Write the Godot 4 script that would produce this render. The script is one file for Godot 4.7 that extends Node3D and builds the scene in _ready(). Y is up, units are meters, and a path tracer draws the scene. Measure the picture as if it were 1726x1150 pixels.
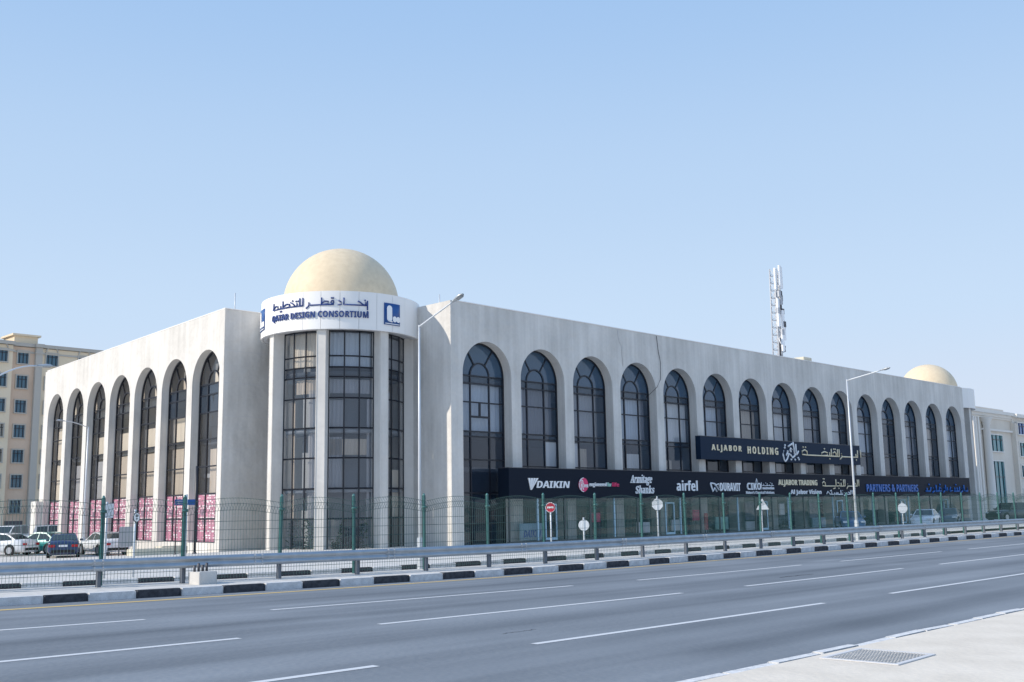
extends Node3D
# ------------------------------------------------------------------ constants of the place (metres, y up)
const AX := 40.987      # front facade: left corner, plane z = AZ, running along +x
const AZ := -45.04
const ROOF := 14.168
const PITCH := 4.8634   # spacing of the arches
const RAD := 2.02       # radius of an arch
const SPRING := 9.96
const FRONT_LEN := 73.0
const BX := 31.988      # street corner of the left block
const BZ := -55.723
const TH := 1.48125
const LEFT_LEN := 34.3
const INSET_LEFT := 0.56
const INSET := 0.74     # depth of the reveals
var M := {}
var rng := RandomNumberGenerator.new()
var used := {}

# ------------------------------------------------------------------ small helpers
func numbered(called: String) -> String:
	var n: int = used.get(called, 0)
	used[called] = n + 1
	return called if n == 0 else "%s_%03d" % [called, n]

func thing(called: String, label: String, category: String, at := Vector3.ZERO, turn := 0.0, group := "") -> Node3D:
	var o := Node3D.new()
	o.name = numbered(called)
	add_child(o)
	o.position = at
	o.rotation.y = turn
	meta(o, label, category, group)
	return o

func meta(o: Node, label: String, category: String, group := "") -> void:
	o.set_meta("label", label)
	o.set_meta("category", category)
	if group != "":
		o.set_meta("group", group)

func new_st(smooth := false) -> SurfaceTool:
	var s := SurfaceTool.new()
	s.begin(Mesh.PRIMITIVE_TRIANGLES)
	s.set_smooth_group(0 if smooth else -1)
	return s

func done(s: SurfaceTool, tangents := false) -> ArrayMesh:
	s.generate_normals()
	if tangents:
		s.generate_tangents()
	return s.commit()

func put(called: String, mesh: Mesh, mat: Material, parent: Node = self, at := Vector3.ZERO) -> MeshInstance3D:
	var o := MeshInstance3D.new()
	o.name = numbered(called) if parent == self else called
	o.mesh = mesh
	if mat:
		o.set_surface_override_material(0, mat)
	o.position = at
	parent.add_child(o, true)
	return o

func part(called: String, s: SurfaceTool, mat: Material, parent: Node = self, at := Vector3.ZERO) -> MeshInstance3D:
	return put(called, done(s), mat, parent, at)

func struct(called: String, s: SurfaceTool, mat: Material) -> MeshInstance3D:
	var o := part(called, s, mat)
	o.set_meta("kind", "structure")
	return o

func node(called: String, parent: Node, at := Vector3.ZERO) -> Node3D:
	var o := Node3D.new()
	o.name = called
	o.position = at
	parent.add_child(o, true)
	return o

func quad(s: SurfaceTool, a: Vector3, b: Vector3, c: Vector3, d: Vector3, uv := []) -> void:
	var p := [a, b, c, a, c, d]
	var k := [0, 1, 2, 0, 2, 3]
	for i in 6:
		if uv.size():
			s.set_uv(uv[k[i]])
		s.add_vertex(p[i])

func tri(s: SurfaceTool, a: Vector3, b: Vector3, c: Vector3) -> void:
	s.add_vertex(a)
	s.add_vertex(b)
	s.add_vertex(c)

func hexa(s: SurfaceTool, p: Array) -> void:   # p: 4 bottom corners, 4 top corners, same turn
	quad(s, p[0], p[1], p[2], p[3])
	quad(s, p[7], p[6], p[5], p[4])
	for i in 4:
		var j := (i + 1) % 4
		quad(s, p[i], p[i + 4], p[j + 4], p[j])

func box(s: SurfaceTool, c: Vector3, size: Vector3, b := Basis.IDENTITY) -> void:
	var h := size / 2.0
	var p := []
	for y in [-1, 1]:
		for q in [[-1, -1], [-1, 1], [1, 1], [1, -1]]:
			p.append(c + b * Vector3(q[0] * h.x, y * h.y, q[1] * h.z))
	hexa(s, p)

func bbox(x0: float, y0: float, z0: float, x1: float, y1: float, z1: float, s: SurfaceTool = null) -> SurfaceTool:
	if s == null:
		s = new_st()
	box(s, Vector3(x0 + x1, y0 + y1, z0 + z1) / 2.0, Vector3(x1 - x0, y1 - y0, z1 - z0))
	return s

func soft_box(s: SurfaceTool, c: Vector3, size: Vector3, r := 0.02, b := Basis.IDENTITY) -> void:   # a box with chamfered edges
	var h := size / 2.0
	var rings := []
	for lv in [[-h.y, r], [-h.y + r, 0.0], [h.y - r, 0.0], [h.y, r]]:
		var ring := []
		var e: float = lv[1]
		for q in [[-1, -1, 0], [-1, -1, 1], [-1, 1, 1], [-1, 1, 0], [1, 1, 0], [1, 1, 1], [1, -1, 1], [1, -1, 0]]:
			var dx: float = r if q[2] == 1 else e
			var dz: float = e if q[2] == 1 else r
			if q[2] == 1:
				dx = maxf(r, e)
			else:
				dz = maxf(r, e)
			ring.append(c + b * Vector3(q[0] * (h.x - dx), lv[0], q[1] * (h.z - dz)))
		rings.append(ring)
	for k in 3:
		for i in 8:
			var j := (i + 1) % 8
			quad(s, rings[k][i], rings[k + 1][i], rings[k + 1][j], rings[k][j])
	for i in range(1, 7):
		tri(s, rings[3][0], rings[3][i + 1], rings[3][i])
		tri(s, rings[0][0], rings[0][i], rings[0][i + 1])

func tube(s: SurfaceTool, pts: Array, r: float, n := 8, r2 := -1.0, flat := 1.0) -> void:
	if r2 < 0.0:
		r2 = r
	var rings := []
	for i in pts.size():
		var a: Vector3 = pts[maxi(i - 1, 0)]
		var b: Vector3 = pts[mini(i + 1, pts.size() - 1)]
		var d := (b - a).normalized()
		var side := d.cross(Vector3.UP if absf(d.y) < 0.95 else Vector3.RIGHT).normalized()
		var up := side.cross(d).normalized()
		var rr := lerpf(r, r2, float(i) / maxf(1.0, pts.size() - 1))
		var ring := []
		for k in n:
			var t := TAU * k / n
			ring.append(pts[i] + side * cos(t) * rr * flat + up * sin(t) * rr)
		rings.append(ring)
	for i in pts.size() - 1:
		for k in n:
			var j := (k + 1) % n
			quad(s, rings[i][k], rings[i + 1][k], rings[i + 1][j], rings[i][j])
	for k in range(1, n - 1):
		tri(s, rings[0][0], rings[0][k], rings[0][k + 1])
		var e: Array = rings[pts.size() - 1]
		tri(s, e[0], e[k + 1], e[k])

func lathe(s: SurfaceTool, prof: Array, seg := 24, a0 := 0.0, a1 := TAU, c := Vector3.ZERO) -> void:   # prof of Vector2(radius, y)
	for i in seg:
		var t0 := lerpf(a0, a1, float(i) / seg)
		var t1 := lerpf(a0, a1, float(i + 1) / seg)
		for k in prof.size() - 1:
			var p: Vector2 = prof[k]
			var q: Vector2 = prof[k + 1]
			var A := c + Vector3(p.x * cos(t0), p.y, p.x * sin(t0))
			var B := c + Vector3(q.x * cos(t0), q.y, q.x * sin(t0))
			var C := c + Vector3(q.x * cos(t1), q.y, q.x * sin(t1))
			var D := c + Vector3(p.x * cos(t1), p.y, p.x * sin(t1))
			if q.x < 1e-4:
				tri(s, A, B, D)
			elif p.x < 1e-4:
				tri(s, A, B, C)
			else:
				quad(s, A, B, C, D)

func disc(s: SurfaceTool, c: Vector3, r: float, thick: float, n := 24, b := Basis.IDENTITY, ph := 0.0) -> void:   # a round plate facing +z of b
	for i in n:
		var t0 := TAU * i / n + ph
		var t1 := TAU * (i + 1) / n + ph
		var p := Vector3(cos(t0), sin(t0), 0) * r
		var q := Vector3(cos(t1), sin(t1), 0) * r
		var f := Vector3(0, 0, thick / 2)
		tri(s, c + b * f, c + b * (q + f), c + b * (p + f))
		tri(s, c - b * f, c + b * (p - f), c + b * (q - f))
		quad(s, c + b * (p + f), c + b * (q + f), c + b * (q - f), c + b * (p - f))

func bar_path(s: SurfaceTool, pts: Array, w: float, z0: float, z1: float) -> void:   # a flat bar of width w following 2D points
	var L := []
	for i in pts.size():
		var a: Vector2 = pts[maxi(i - 1, 0)]
		var b: Vector2 = pts[mini(i + 1, pts.size() - 1)]
		var d := (b - a).normalized()
		var nn := Vector2(-d.y, d.x) * w / 2.0
		L.append([pts[i] + nn, pts[i] - nn])
	for i in pts.size() - 1:
		var a0: Vector2 = L[i][0]
		var a1: Vector2 = L[i][1]
		var b0: Vector2 = L[i + 1][0]
		var b1: Vector2 = L[i + 1][1]
		hexa(s, [V(a0, z0), V(a1, z0), V(b1, z0), V(b0, z0), V(a0, z1), V(a1, z1), V(b1, z1), V(b0, z1)])

func V(p: Vector2, z: float) -> Vector3:
	return Vector3(p.x, p.y, z)

# ------------------------------------------------------------------ materials
func lin(r: float, g: float, b: float) -> Color:
	return Color(r, g, b).linear_to_srgb()

func mat(c: Color, rough := 0.8, metal := 0.0, spec := 0.5) -> StandardMaterial3D:
	var m := StandardMaterial3D.new()
	m.albedo_color = c
	m.roughness = rough
	m.metallic = metal
	m.metallic_specular = spec
	return m

func noise(f: float, oct := 4, sd := 1) -> FastNoiseLite:
	var n := FastNoiseLite.new()
	n.noise_type = FastNoiseLite.TYPE_SIMPLEX_SMOOTH
	n.frequency = f
	n.fractal_octaves = oct
	n.seed = sd
	return n

func seam(w: int, h: int, f: float, oct := 4, sd := 1) -> Image:
	var im := noise(f, oct, sd).get_seamless_image(w, h)
	im.convert(Image.FORMAT_L8)
	return im

# mixes several grey noise images (resized to n) into a picture between two linear colours
func blend_tex(n: int, layers: Array, lo: Vector3, hi: Vector3, rows := PackedFloat32Array()) -> ImageTexture:
	var ims := []
	for l in layers:
		var im: Image = l[0]
		im.resize(n, n, Image.INTERPOLATE_CUBIC)
		ims.append([im.get_data(), l[1]])
	var out := PackedByteArray()
	out.resize(n * n * 3)
	var lut := []
	for i in 256:
		var v := lo.lerp(hi, i / 255.0)
		var c := Color(v.x, v.y, v.z).linear_to_srgb()
		lut.append([clampi(int(c.r * 255.0 + 0.5), 0, 255), clampi(int(c.g * 255.0 + 0.5), 0, 255), clampi(int(c.b * 255.0 + 0.5), 0, 255)])
	for i in n * n:
		var t := 0.0
		for l in ims:
			t += l[0][i] * l[1]
		if rows.size():
			t += rows[i / n]
		var c: Array = lut[clampi(int(t), 0, 255)]
		out[i * 3] = c[0]
		out[i * 3 + 1] = c[1]
		out[i * 3 + 2] = c[2]
	return ImageTexture.create_from_image(Image.create_from_data(n, n, false, Image.FORMAT_RGB8, out))

func tri_mat(t: Texture2D, scale: Vector3, rough := 0.9, bump: Texture2D = null, bs := 0.3) -> StandardMaterial3D:
	var m := mat(Color.WHITE, rough, 0.0, 0.35)
	m.albedo_texture = t
	m.uv1_triplanar = true
	m.uv1_world_triplanar = true
	m.uv1_scale = scale
	if bump:
		m.normal_enabled = true
		m.normal_texture = bump
		m.normal_scale = bs
	return m

func bump_tex(n: int, f: float, oct: int, strength: float, sd := 5) -> ImageTexture:
	var im := seam(n, n, f, oct, sd)
	im.convert(Image.FORMAT_RGB8)
	im.bump_map_to_normal_map(strength)
	return ImageTexture.create_from_image(im)

func make_materials() -> void:
	var fine := bump_tex(256, 0.06, 5, 3.0)
	var soft := bump_tex(256, 0.012, 2, 3.0, 9)
	# cast stone walls: blotches, fine grain and vertical streaks of dust
	var conc := blend_tex(512, [[seam(512, 512, 0.008, 4, 3), 0.34], [seam(512, 40, 0.03, 3, 7), 0.30], [seam(512, 20, 0.09, 2, 17), 0.22], [seam(512, 512, 0.12, 3, 8), 0.14]], Vector3(0.48, 0.465, 0.435), Vector3(0.85, 0.825, 0.785))
	M.concrete = tri_mat(conc, Vector3(0.055, 0.055, 0.055), 0.92, fine, 0.25)
	M.reveal = tri_mat(conc, Vector3(0.11, 0.08, 0.11), 0.92, fine, 0.25)
	M.fascia = mat(lin(0.88, 0.87, 0.85), 0.5)
	M.soffit = mat(lin(0.62, 0.62, 0.63), 0.8)
	var gold := blend_tex(512, [[seam(512, 512, 0.02, 5, 12), 0.5], [seam(512, 512, 0.2, 2, 13), 0.5]], Vector3(0.62, 0.50, 0.34), Vector3(0.89, 0.75, 0.54))
	M.dome = tri_mat(gold, Vector3(0.22, 0.22, 0.22), 0.55, fine, 0.2)
	# wheel tracks polished lighter, a darker oil line in the middle of each lane, dust along both kerbs
	var rows := PackedFloat32Array()
	for y in 1024:
		var z := (float(y) / 1024.0 - 1.0) * 22.0
		var v := 0.0
		for c in [-9.0, -12.95, -16.7, -20.5]:
			v -= 46.0 * exp(-pow((z - c) / 0.55, 2.0))
			v += 16.0 * exp(-pow((z - c - 1.0) / 0.4, 2.0)) + 16.0 * exp(-pow((z - c + 1.0) / 0.4, 2.0))
		v += 60.0 * exp(-pow((z + 7.0) / 0.3, 2.0)) + 22.0 * noise(0.02, 2, 33).get_noise_1d(y)
		rows.append(v)
	var asph := blend_tex(1024, [[seam(1024, 1024, 0.004, 3, 21), 0.26], [seam(40, 1024, 0.014, 3, 22), 0.58], [seam(1024, 1024, 0.35, 2, 23), 0.16]], Vector3(0.112, 0.13, 0.151), Vector3(0.262, 0.29, 0.322), rows)
	M.asphalt = mat(Color.WHITE, 0.85, 0.0, 0.4)
	M.asphalt.albedo_texture = asph
	M.asphalt.normal_enabled = true
	M.asphalt.normal_texture = bump_tex(512, 0.3, 3, 4.0, 31)
	M.asphalt.normal_scale = 0.06
	var pave := blend_tex(512, [[seam(512, 512, 0.01, 4, 41), 0.65], [seam(512, 512, 0.3, 3, 42), 0.35]], Vector3(0.64, 0.575, 0.485), Vector3(0.81, 0.735, 0.63))
	M.pave = tri_mat(pave, Vector3(0.16, 0.16, 0.16), 0.92, bump_tex(256, 0.2, 4, 4.0, 44), 0.05)
	var grey := blend_tex(512, [[seam(512, 512, 0.015, 4, 51), 0.6], [seam(512, 512, 0.25, 2, 52), 0.4]], Vector3(0.48, 0.465, 0.44), Vector3(0.72, 0.70, 0.665))
	M.forecourt = tri_mat(grey, Vector3(0.07, 0.07, 0.07), 0.92, fine, 0.3)
	M.median = tri_mat(grey, Vector3(0.2, 0.2, 0.2), 0.92, fine, 0.3)
	var sandt := blend_tex(256, [[seam(256, 256, 0.03, 4, 61), 0.6], [seam(256, 256, 0.3, 2, 62), 0.4]], Vector3(0.54, 0.48, 0.40), Vector3(0.76, 0.70, 0.60))
	M.sand = tri_mat(sandt, Vector3(0.2, 0.2, 0.2), 0.95, fine, 0.3)
	var worn := blend_tex(256, [[seam(256, 256, 0.03, 4, 71), 0.55], [seam(256, 256, 0.25, 3, 72), 0.45]], Vector3(0.42, 0.42, 0.42), Vector3(0.90, 0.90, 0.90))
	M.kerb_white = tri_mat(worn, Vector3(0.6, 0.6, 0.6), 0.8, fine, 0.3)
	var wornb := blend_tex(256, [[seam(256, 256, 0.03, 4, 73), 0.55], [seam(256, 256, 0.25, 3, 74), 0.45]], Vector3(0.010, 0.012, 0.018), Vector3(0.11, 0.115, 0.13))
	M.kerb_black = tri_mat(wornb, Vector3(0.6, 0.6, 0.6), 0.75, fine, 0.3)
	M.road_white = mat(lin(0.62, 0.64, 0.66), 0.8)
	M.road_yellow = mat(lin(0.72, 0.50, 0.16), 0.8)
	var galv := blend_tex(256, [[seam(256, 256, 0.02, 4, 81), 0.6], [seam(256, 256, 0.2, 2, 82), 0.4]], Vector3(0.30, 0.335, 0.365), Vector3(0.50, 0.54, 0.575))
	M.rail = tri_mat(galv, Vector3(0.5, 0.5, 0.5), 0.38)
	M.rail.metallic = 0.85
	M.rail_post = mat(lin(0.16, 0.18, 0.21), 0.6, 0.3)
	M.bolt = mat(lin(0.55, 0.56, 0.58), 0.4, 0.8)
	M.fence = mat(lin(0.05, 0.18, 0.17), 0.3, 0.0, 0.6)
	M.wire = mat(lin(0.04, 0.105, 0.10), 0.35, 0.0, 0.6)
	M.pole = mat(lin(0.62, 0.66, 0.70), 0.45, 0.25)
	M.lamp_head = mat(lin(0.45, 0.48, 0.50), 0.4, 0.4)
	M.lamp_glass = mat(lin(0.30, 0.32, 0.33), 0.15)
	M.frame = mat(lin(0.010, 0.013, 0.022), 0.4)
	M.rim = mat(lin(0.03, 0.03, 0.04), 0.5)
	var g := {"dark": [0.02, 0.027, 0.04], "navy": [0.03, 0.05, 0.095], "slate": [0.16, 0.205, 0.28], "blue": [0.075, 0.125, 0.20], "grey": [0.20, 0.205, 0.24], "mist": [0.27, 0.325, 0.41], "bright": [0.62, 0.78, 0.90], "tan": [0.31, 0.275, 0.235], "beige": [0.46, 0.41, 0.34], "olive": [0.235, 0.22, 0.185], "umber": [0.15, 0.135, 0.135], "lilac": [0.30, 0.30, 0.37], "green": [0.025, 0.042, 0.035]}
	# what hangs and stands behind the panes: soft folds and blotches
	var folds := blend_tex(256, [[seam(256, 256, 0.02, 3, 101), 0.45], [seam(256, 24, 0.07, 2, 102), 0.55]], Vector3(0.30, 0.30, 0.30), Vector3(1.0, 1.0, 1.0))
	for k in g:
		var m := mat(lin(g[k][0], g[k][1], g[k][2]), 0.05, 0.0, 0.55)
		m.uv1_triplanar = true
		m.uv1_world_triplanar = true
		m.uv1_scale = Vector3(0.3, 0.3, 0.3)
		m.normal_enabled = true
		m.normal_texture = soft
		m.normal_scale = 0.06
		m.albedo_texture = folds
		M["g_" + k] = m
	for q in [["pane_front", 0.06, 0.12, 0.20, 0.30], ["pane_head", 0.05, 0.115, 0.20, 0.70], ["pane_left", 0.12, 0.10, 0.075, 0.14], ["pane_drum", 0.06, 0.10, 0.15, 0.26], ["pane_dark", 0.02, 0.035, 0.06, 0.62]]:
		var m := mat(Color(lin(q[1], q[2], q[3]), q[4]), 0.03, 0.0, 0.66)
		m.transparency = BaseMaterial3D.TRANSPARENCY_ALPHA
		m.uv1_triplanar = true
		m.uv1_world_triplanar = true
		m.uv1_scale = Vector3(0.25, 0.25, 0.25)
		m.normal_enabled = true
		m.normal_texture = soft
		m.normal_scale = 0.05
		M[q[0]] = m
	for q in [["cloth_blue", 0.60, 0.68, 0.78], ["cloth_grey", 0.42, 0.43, 0.46], ["cloth_tan", 0.62, 0.54, 0.45], ["cloth_cream", 0.80, 0.72, 0.60], ["cloth_white", 0.80, 0.82, 0.84], ["cloth_brown", 0.25, 0.26, 0.30]]:
		M[q[0]] = mat(lin(q[1], q[2], q[3]), 0.9)
	M.slab_dark = mat(lin(0.03, 0.05, 0.075), 0.6)
	M.room = mat(lin(0.30, 0.33, 0.37), 0.9)
	M.clear = mat(Color(lin(0.02, 0.08, 0.09), 0.34), 0.03, 0.0, 0.5)
	M.clear.transparency = BaseMaterial3D.TRANSPARENCY_ALPHA
	M.sign_black = mat(lin(0.009, 0.015, 0.028), 0.5, 0.0, 0.22)
	M.sign_navy = mat(lin(0.012, 0.027, 0.055), 0.5, 0.0, 0.22)
	M.white = mat(lin(0.90, 0.91, 0.92), 0.45)
	M.gold = mat(lin(0.78, 0.64, 0.36), 0.35, 0.3)
	M.gold2 = mat(lin(0.92, 0.80, 0.56), 0.4)
	M.blue_letter = mat(lin(0.02, 0.055, 0.22), 0.4)
	M.blue_sign = mat(lin(0.02, 0.14, 0.48), 0.35)
	M.logo_blue = mat(lin(0.012, 0.085, 0.30), 0.3)
	M.red = mat(lin(0.55, 0.02, 0.05), 0.4)
	M.pink = mat(lin(0.78, 0.04, 0.16), 0.4)
	M.mint = mat(lin(0.45, 0.75, 0.65), 0.4)
	M.sky_blue = mat(lin(0.45, 0.62, 0.72), 0.5)
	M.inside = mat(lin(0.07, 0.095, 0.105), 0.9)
	M.inside_floor = mat(lin(0.14, 0.15, 0.15), 0.4)
	M.black = mat(lin(0.015, 0.015, 0.017), 0.7)
	M.rubber = mat(lin(0.02, 0.02, 0.022), 0.85)
	M.chrome = mat(lin(0.55, 0.56, 0.58), 0.3, 0.8)
	M.tail = mat(lin(0.45, 0.012, 0.02), 0.2)
	M.headlight = mat(lin(0.75, 0.78, 0.80), 0.1)
	M.car_glass = mat(lin(0.03, 0.045, 0.05), 0.05, 0.0, 0.6)
	for c in [["white", 0.74, 0.76, 0.78], ["pearl", 0.66, 0.68, 0.70], ["navy", 0.012, 0.03, 0.10], ["teal", 0.03, 0.32, 0.30], ["blue", 0.04, 0.12, 0.24], ["slate", 0.08, 0.11, 0.14], ["red", 0.50, 0.05, 0.05], ["dark", 0.03, 0.035, 0.04]]:
		var m := mat(lin(c[1], c[2], c[3]), 0.3, 0.0, 0.5)
		m.clearcoat_enabled = true
		m.clearcoat = 0.8
		m.clearcoat_roughness = 0.05
		M["car_" + c[0]] = m
	var tan1 := blend_tex(256, [[seam(256, 256, 0.012, 4, 91), 0.7], [seam(256, 256, 0.2, 2, 92), 0.3]], Vector3(0.73, 0.60, 0.42), Vector3(0.85, 0.71, 0.53))
	M.tan = tri_mat(tan1, Vector3(0.06, 0.06, 0.06))
	var tan2 := blend_tex(256, [[seam(256, 256, 0.012, 4, 93), 0.7], [seam(256, 256, 0.2, 2, 94), 0.3]], Vector3(0.62, 0.46, 0.34), Vector3(0.74, 0.56, 0.42))
	M.rose = tri_mat(tan2, Vector3(0.06, 0.06, 0.06))
	M.stone_band = mat(lin(0.50, 0.46, 0.40), 0.9)
	var ivory := blend_tex(256, [[seam(256, 256, 0.012, 4, 95), 0.7], [seam(256, 256, 0.2, 2, 96), 0.3]], Vector3(0.66, 0.60, 0.52), Vector3(0.82, 0.76, 0.67))
	M.ivory = tri_mat(ivory, Vector3(0.06, 0.06, 0.06))
	M.ivory2 = mat(lin(0.82, 0.78, 0.72), 0.8)
	M.far_glass = mat(lin(0.05, 0.13, 0.18), 0.06, 0.0, 0.6)
	M.far_teal = mat(lin(0.04, 0.22, 0.25), 0.06, 0.0, 0.6)
	M.far_blue = mat(lin(0.03, 0.12, 0.34), 0.06, 0.0, 0.6)
	M.far_blind = mat(lin(0.32, 0.30, 0.24), 0.1, 0.0, 0.6)
	M.metal_dark = mat(lin(0.10, 0.10, 0.11), 0.5, 0.5)
	M.cream = mat(lin(0.66, 0.62, 0.50), 0.85)
	M.mast = mat(lin(0.46, 0.48, 0.51), 0.5, 0.1)
	M.leaf = mat(lin(0.05, 0.10, 0.035), 0.6)
	# printed film on the ground floor windows of the left wing: rose with rows of white lettering
	var im := Image.create(256, 256, false, Image.FORMAT_RGB8)
	im.fill(lin(0.46, 0.21, 0.29))
	rng.seed = 77
	for row in 26:
		var y := 4 + row * 10 + rng.randi_range(-2, 2)
		var x := rng.randi_range(-10, 20)
		while x < 256:
			var w := rng.randi_range(4, 22)
			if rng.randf() < 0.72:
				im.fill_rect(Rect2i(x, y, w, rng.randi_range(3, 7)), lin(0.88, 0.80, 0.83) if rng.randf() < 0.7 else lin(0.62, 0.25, 0.36))
			x += w + rng.randi_range(2, 8)
	for k in 5:
		im.fill_rect(Rect2i(rng.randi_range(0, 200), rng.randi_range(10, 220), rng.randi_range(20, 60), 26), lin(0.30, 0.20, 0.27))
	M.film = mat(Color.WHITE, 0.12, 0.0, 0.5)
	M.film.albedo_texture = ImageTexture.create_from_image(im)
	M.film.uv1_triplanar = true
	M.film.uv1_scale = Vector3(0.30, 0.26, 0.30)
	M.magenta = mat(lin(0.62, 0.02, 0.30), 0.2)

# ------------------------------------------------------------------ the road's gentle bend
const BEND := [[-6.9, 0.0], [-11.0, 0.000875], [-14.85, 0.00192], [-18.5, 0.00376], [-22.75, 0.00455], [-23.3, 0.00595], [-25.1, 0.00945], [-200.0, 0.00945]]

func rz(x: float, z: float) -> float:
	var a := 0.0
	for i in BEND.size() - 1:
		if z <= BEND[i][0]:
			a = remap(clampf(z, BEND[i + 1][0], BEND[i][0]), BEND[i][0], BEND[i + 1][0], BEND[i][1], BEND[i + 1][1])
	var dx := maxf(0.0, 29.7 - x)
	return z - a * (dx * dx if dx < 24.0 else 576.0 + 48.0 * (dx - 24.0))

func xs(x0: float, x1: float, step: float) -> Array:
	var o := []
	var n := maxi(1, int(ceil((x1 - x0) / step)))
	for i in n + 1:
		o.append(lerpf(x0, x1, float(i) / n))
	return o

func ribbon(s: SurfaceTool, prof: Array, X: Array, uvs := 0.0) -> void:   # prof of [y, z]; follows the bend
	for i in X.size() - 1:
		for k in prof.size() - 1:
			var p: Array = prof[k]
			var q: Array = prof[k + 1]
			var a := Vector3(X[i], p[0], rz(X[i], p[1]))
			var b := Vector3(X[i], q[0], rz(X[i], q[1]))
			var c := Vector3(X[i + 1], q[0], rz(X[i + 1], q[1]))
			var d := Vector3(X[i + 1], p[0], rz(X[i + 1], p[1]))
			if uvs > 0.0:
				quad(s, a, b, c, d, [Vector2(a.x * uvs, p[1] * uvs), Vector2(b.x * uvs, q[1] * uvs), Vector2(c.x * uvs, q[1] * uvs), Vector2(d.x * uvs, p[1] * uvs)])
			else:
				quad(s, a, b, c, d)

func ground_y(z: float) -> float:   # the forecourt falls away behind
	var y := -0.45 * smoothstep(-50.0, -66.0, z)
	return y - 0.32 * smoothstep(-88.0, -115.0, z)

# ------------------------------------------------------------------ lettering
func text_mesh(txt: String, bold: bool, serif := false, space := 0) -> Array:   # [vertices, aabb] of flat-backed raised letters
	var f := SystemFont.new()
	f.font_names = PackedStringArray(["Droid Serif" if serif else "Droid Sans"])
	f.font_weight = 700 if bold else 400
	var t := TextMesh.new()
	var fv := FontVariation.new()
	fv.base_font = f
	fv.spacing_glyph = space
	t.font = fv
	t.text = txt
	t.font_size = 64
	t.pixel_size = 0.01
	t.depth = 0.12
	t.curve_step = 2.0
	var arr := t.get_mesh_arrays()
	var v: PackedVector3Array = arr[Mesh.ARRAY_VERTEX]
	var idx: PackedInt32Array = arr[Mesh.ARRAY_INDEX] if arr[Mesh.ARRAY_INDEX] != null else PackedInt32Array()
	var o := PackedVector3Array()
	if idx.size():
		for i in idx:
			o.append(v[i])
	else:
		o = v
	var lo := o[0]
	var hi := o[0]
	for p in o:
		lo = lo.min(p)
		hi = hi.max(p)
	return [o, lo, hi]

# raised letters filling the rectangle x0..x1, y0..y1; place turns (x, y, depth) into a point
func letters(called: String, txt: String, r: Array, m: Material, parent: Node, place: Callable, bold := true, serif := false, shear := 0.0, depth := 0.06, space := 0) -> void:
	var t := text_mesh(txt, bold, serif, space)
	var lo: Vector3 = t[1]
	var hi: Vector3 = t[2]
	var s := new_st()
	for p in t[0]:
		var u: Vector3 = (p - lo) / (hi - lo)
		var y := lerpf(r[1], r[3], u.y)
		s.add_vertex(place.call(lerpf(r[0], r[2], u.x) + shear * (y - r[1]), y, u.z * depth))
	part(called, s, m, parent)

# handwritten strokes (for Arabic script and emblems) given in a unit box, drawn as rounded raised lines
func strokes(called: String, lines: Array, r: Array, rad: float, m: Material, parent: Node, place: Callable) -> void:
	var s := new_st(true)
	for l in lines:
		var pts := []
		for i in range(0, l.size(), 2):
			pts.append(place.call(lerpf(r[0], r[2], l[i]), lerpf(r[1], r[3], l[i + 1]), 0.02))
		if pts.size() == 1:
			var c: Vector3 = pts[0]
			pts = [c - Vector3(0.6 * rad, 0.5 * rad, 0), c + Vector3(0.6 * rad, 0.5 * rad, 0)]
			tube(s, pts, rad * 1.15, 6)
		else:
			tube(s, pts, rad, 6)
	part(called, s, m, parent)

# ------------------------------------------------------------------ office building
func arch_wall(s: SurfaceTool, rev: SurfaceTool, length: float, centres: Array, base: float, inset: float) -> void:
	# outer face z = 0, x along the wall; rev collects jambs and soffits of the arches
	var seg := 28
	var x := 0.0
	for c in centres:
		quad(s, Vector3(x, base, 0), Vector3(x, ROOF, 0), Vector3(c - RAD, ROOF, 0), Vector3(c - RAD, base, 0))
		for k in seg:
			var t0 := PI - PI * k / seg
			var t1 := PI - PI * (k + 1) / seg
			var a := Vector3(c + RAD * cos(t0), SPRING + RAD * sin(t0), 0)
			var b := Vector3(c + RAD * cos(t1), SPRING + RAD * sin(t1), 0)
			quad(s, a, Vector3(a.x, ROOF, 0), Vector3(b.x, ROOF, 0), b)
			var d := Vector3(0, 0, -inset - 0.1)
			quad(rev, a, b, b + d, a + d)
		for e in [-1, 1]:
			var p := Vector3(c + e * RAD, base, 0)
			var q := Vector3(c + e * RAD, SPRING, 0)
			var d := Vector3(0, 0, -inset - 0.1)
			if e < 0:
				quad(rev, p, q, q + d, p + d)
			else:
				quad(rev, q, p, p + d, q + d)
		x = c + RAD
	quad(s, Vector3(x, base, 0), Vector3(x, ROOF, 0), Vector3(length, ROOF, 0), Vector3(length, base, 0))

func arc_pts(c: Vector2, r: float, a0: float, a1: float, n: int) -> Array:
	var o := []
	for i in n + 1:
		var t := lerpf(a0, a1, float(i) / n)
		o.append(c + Vector2(cos(t), sin(t)) * r)
	return o

func flat_pane(outline: Array) -> ArrayMesh:   # polygon of 2D points, a thin pane
	var s := new_st()
	var pk := PackedVector2Array(outline)
	var ix := Geometry2D.triangulate_polygon(pk)
	for i in range(0, ix.size(), 3):
		tri(s, V(pk[ix[i]], 0), V(pk[ix[i + 1]], 0), V(pk[ix[i + 2]], 0))
	return done(s)

const MU := 0.78   # half distance of the two mullions
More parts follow.
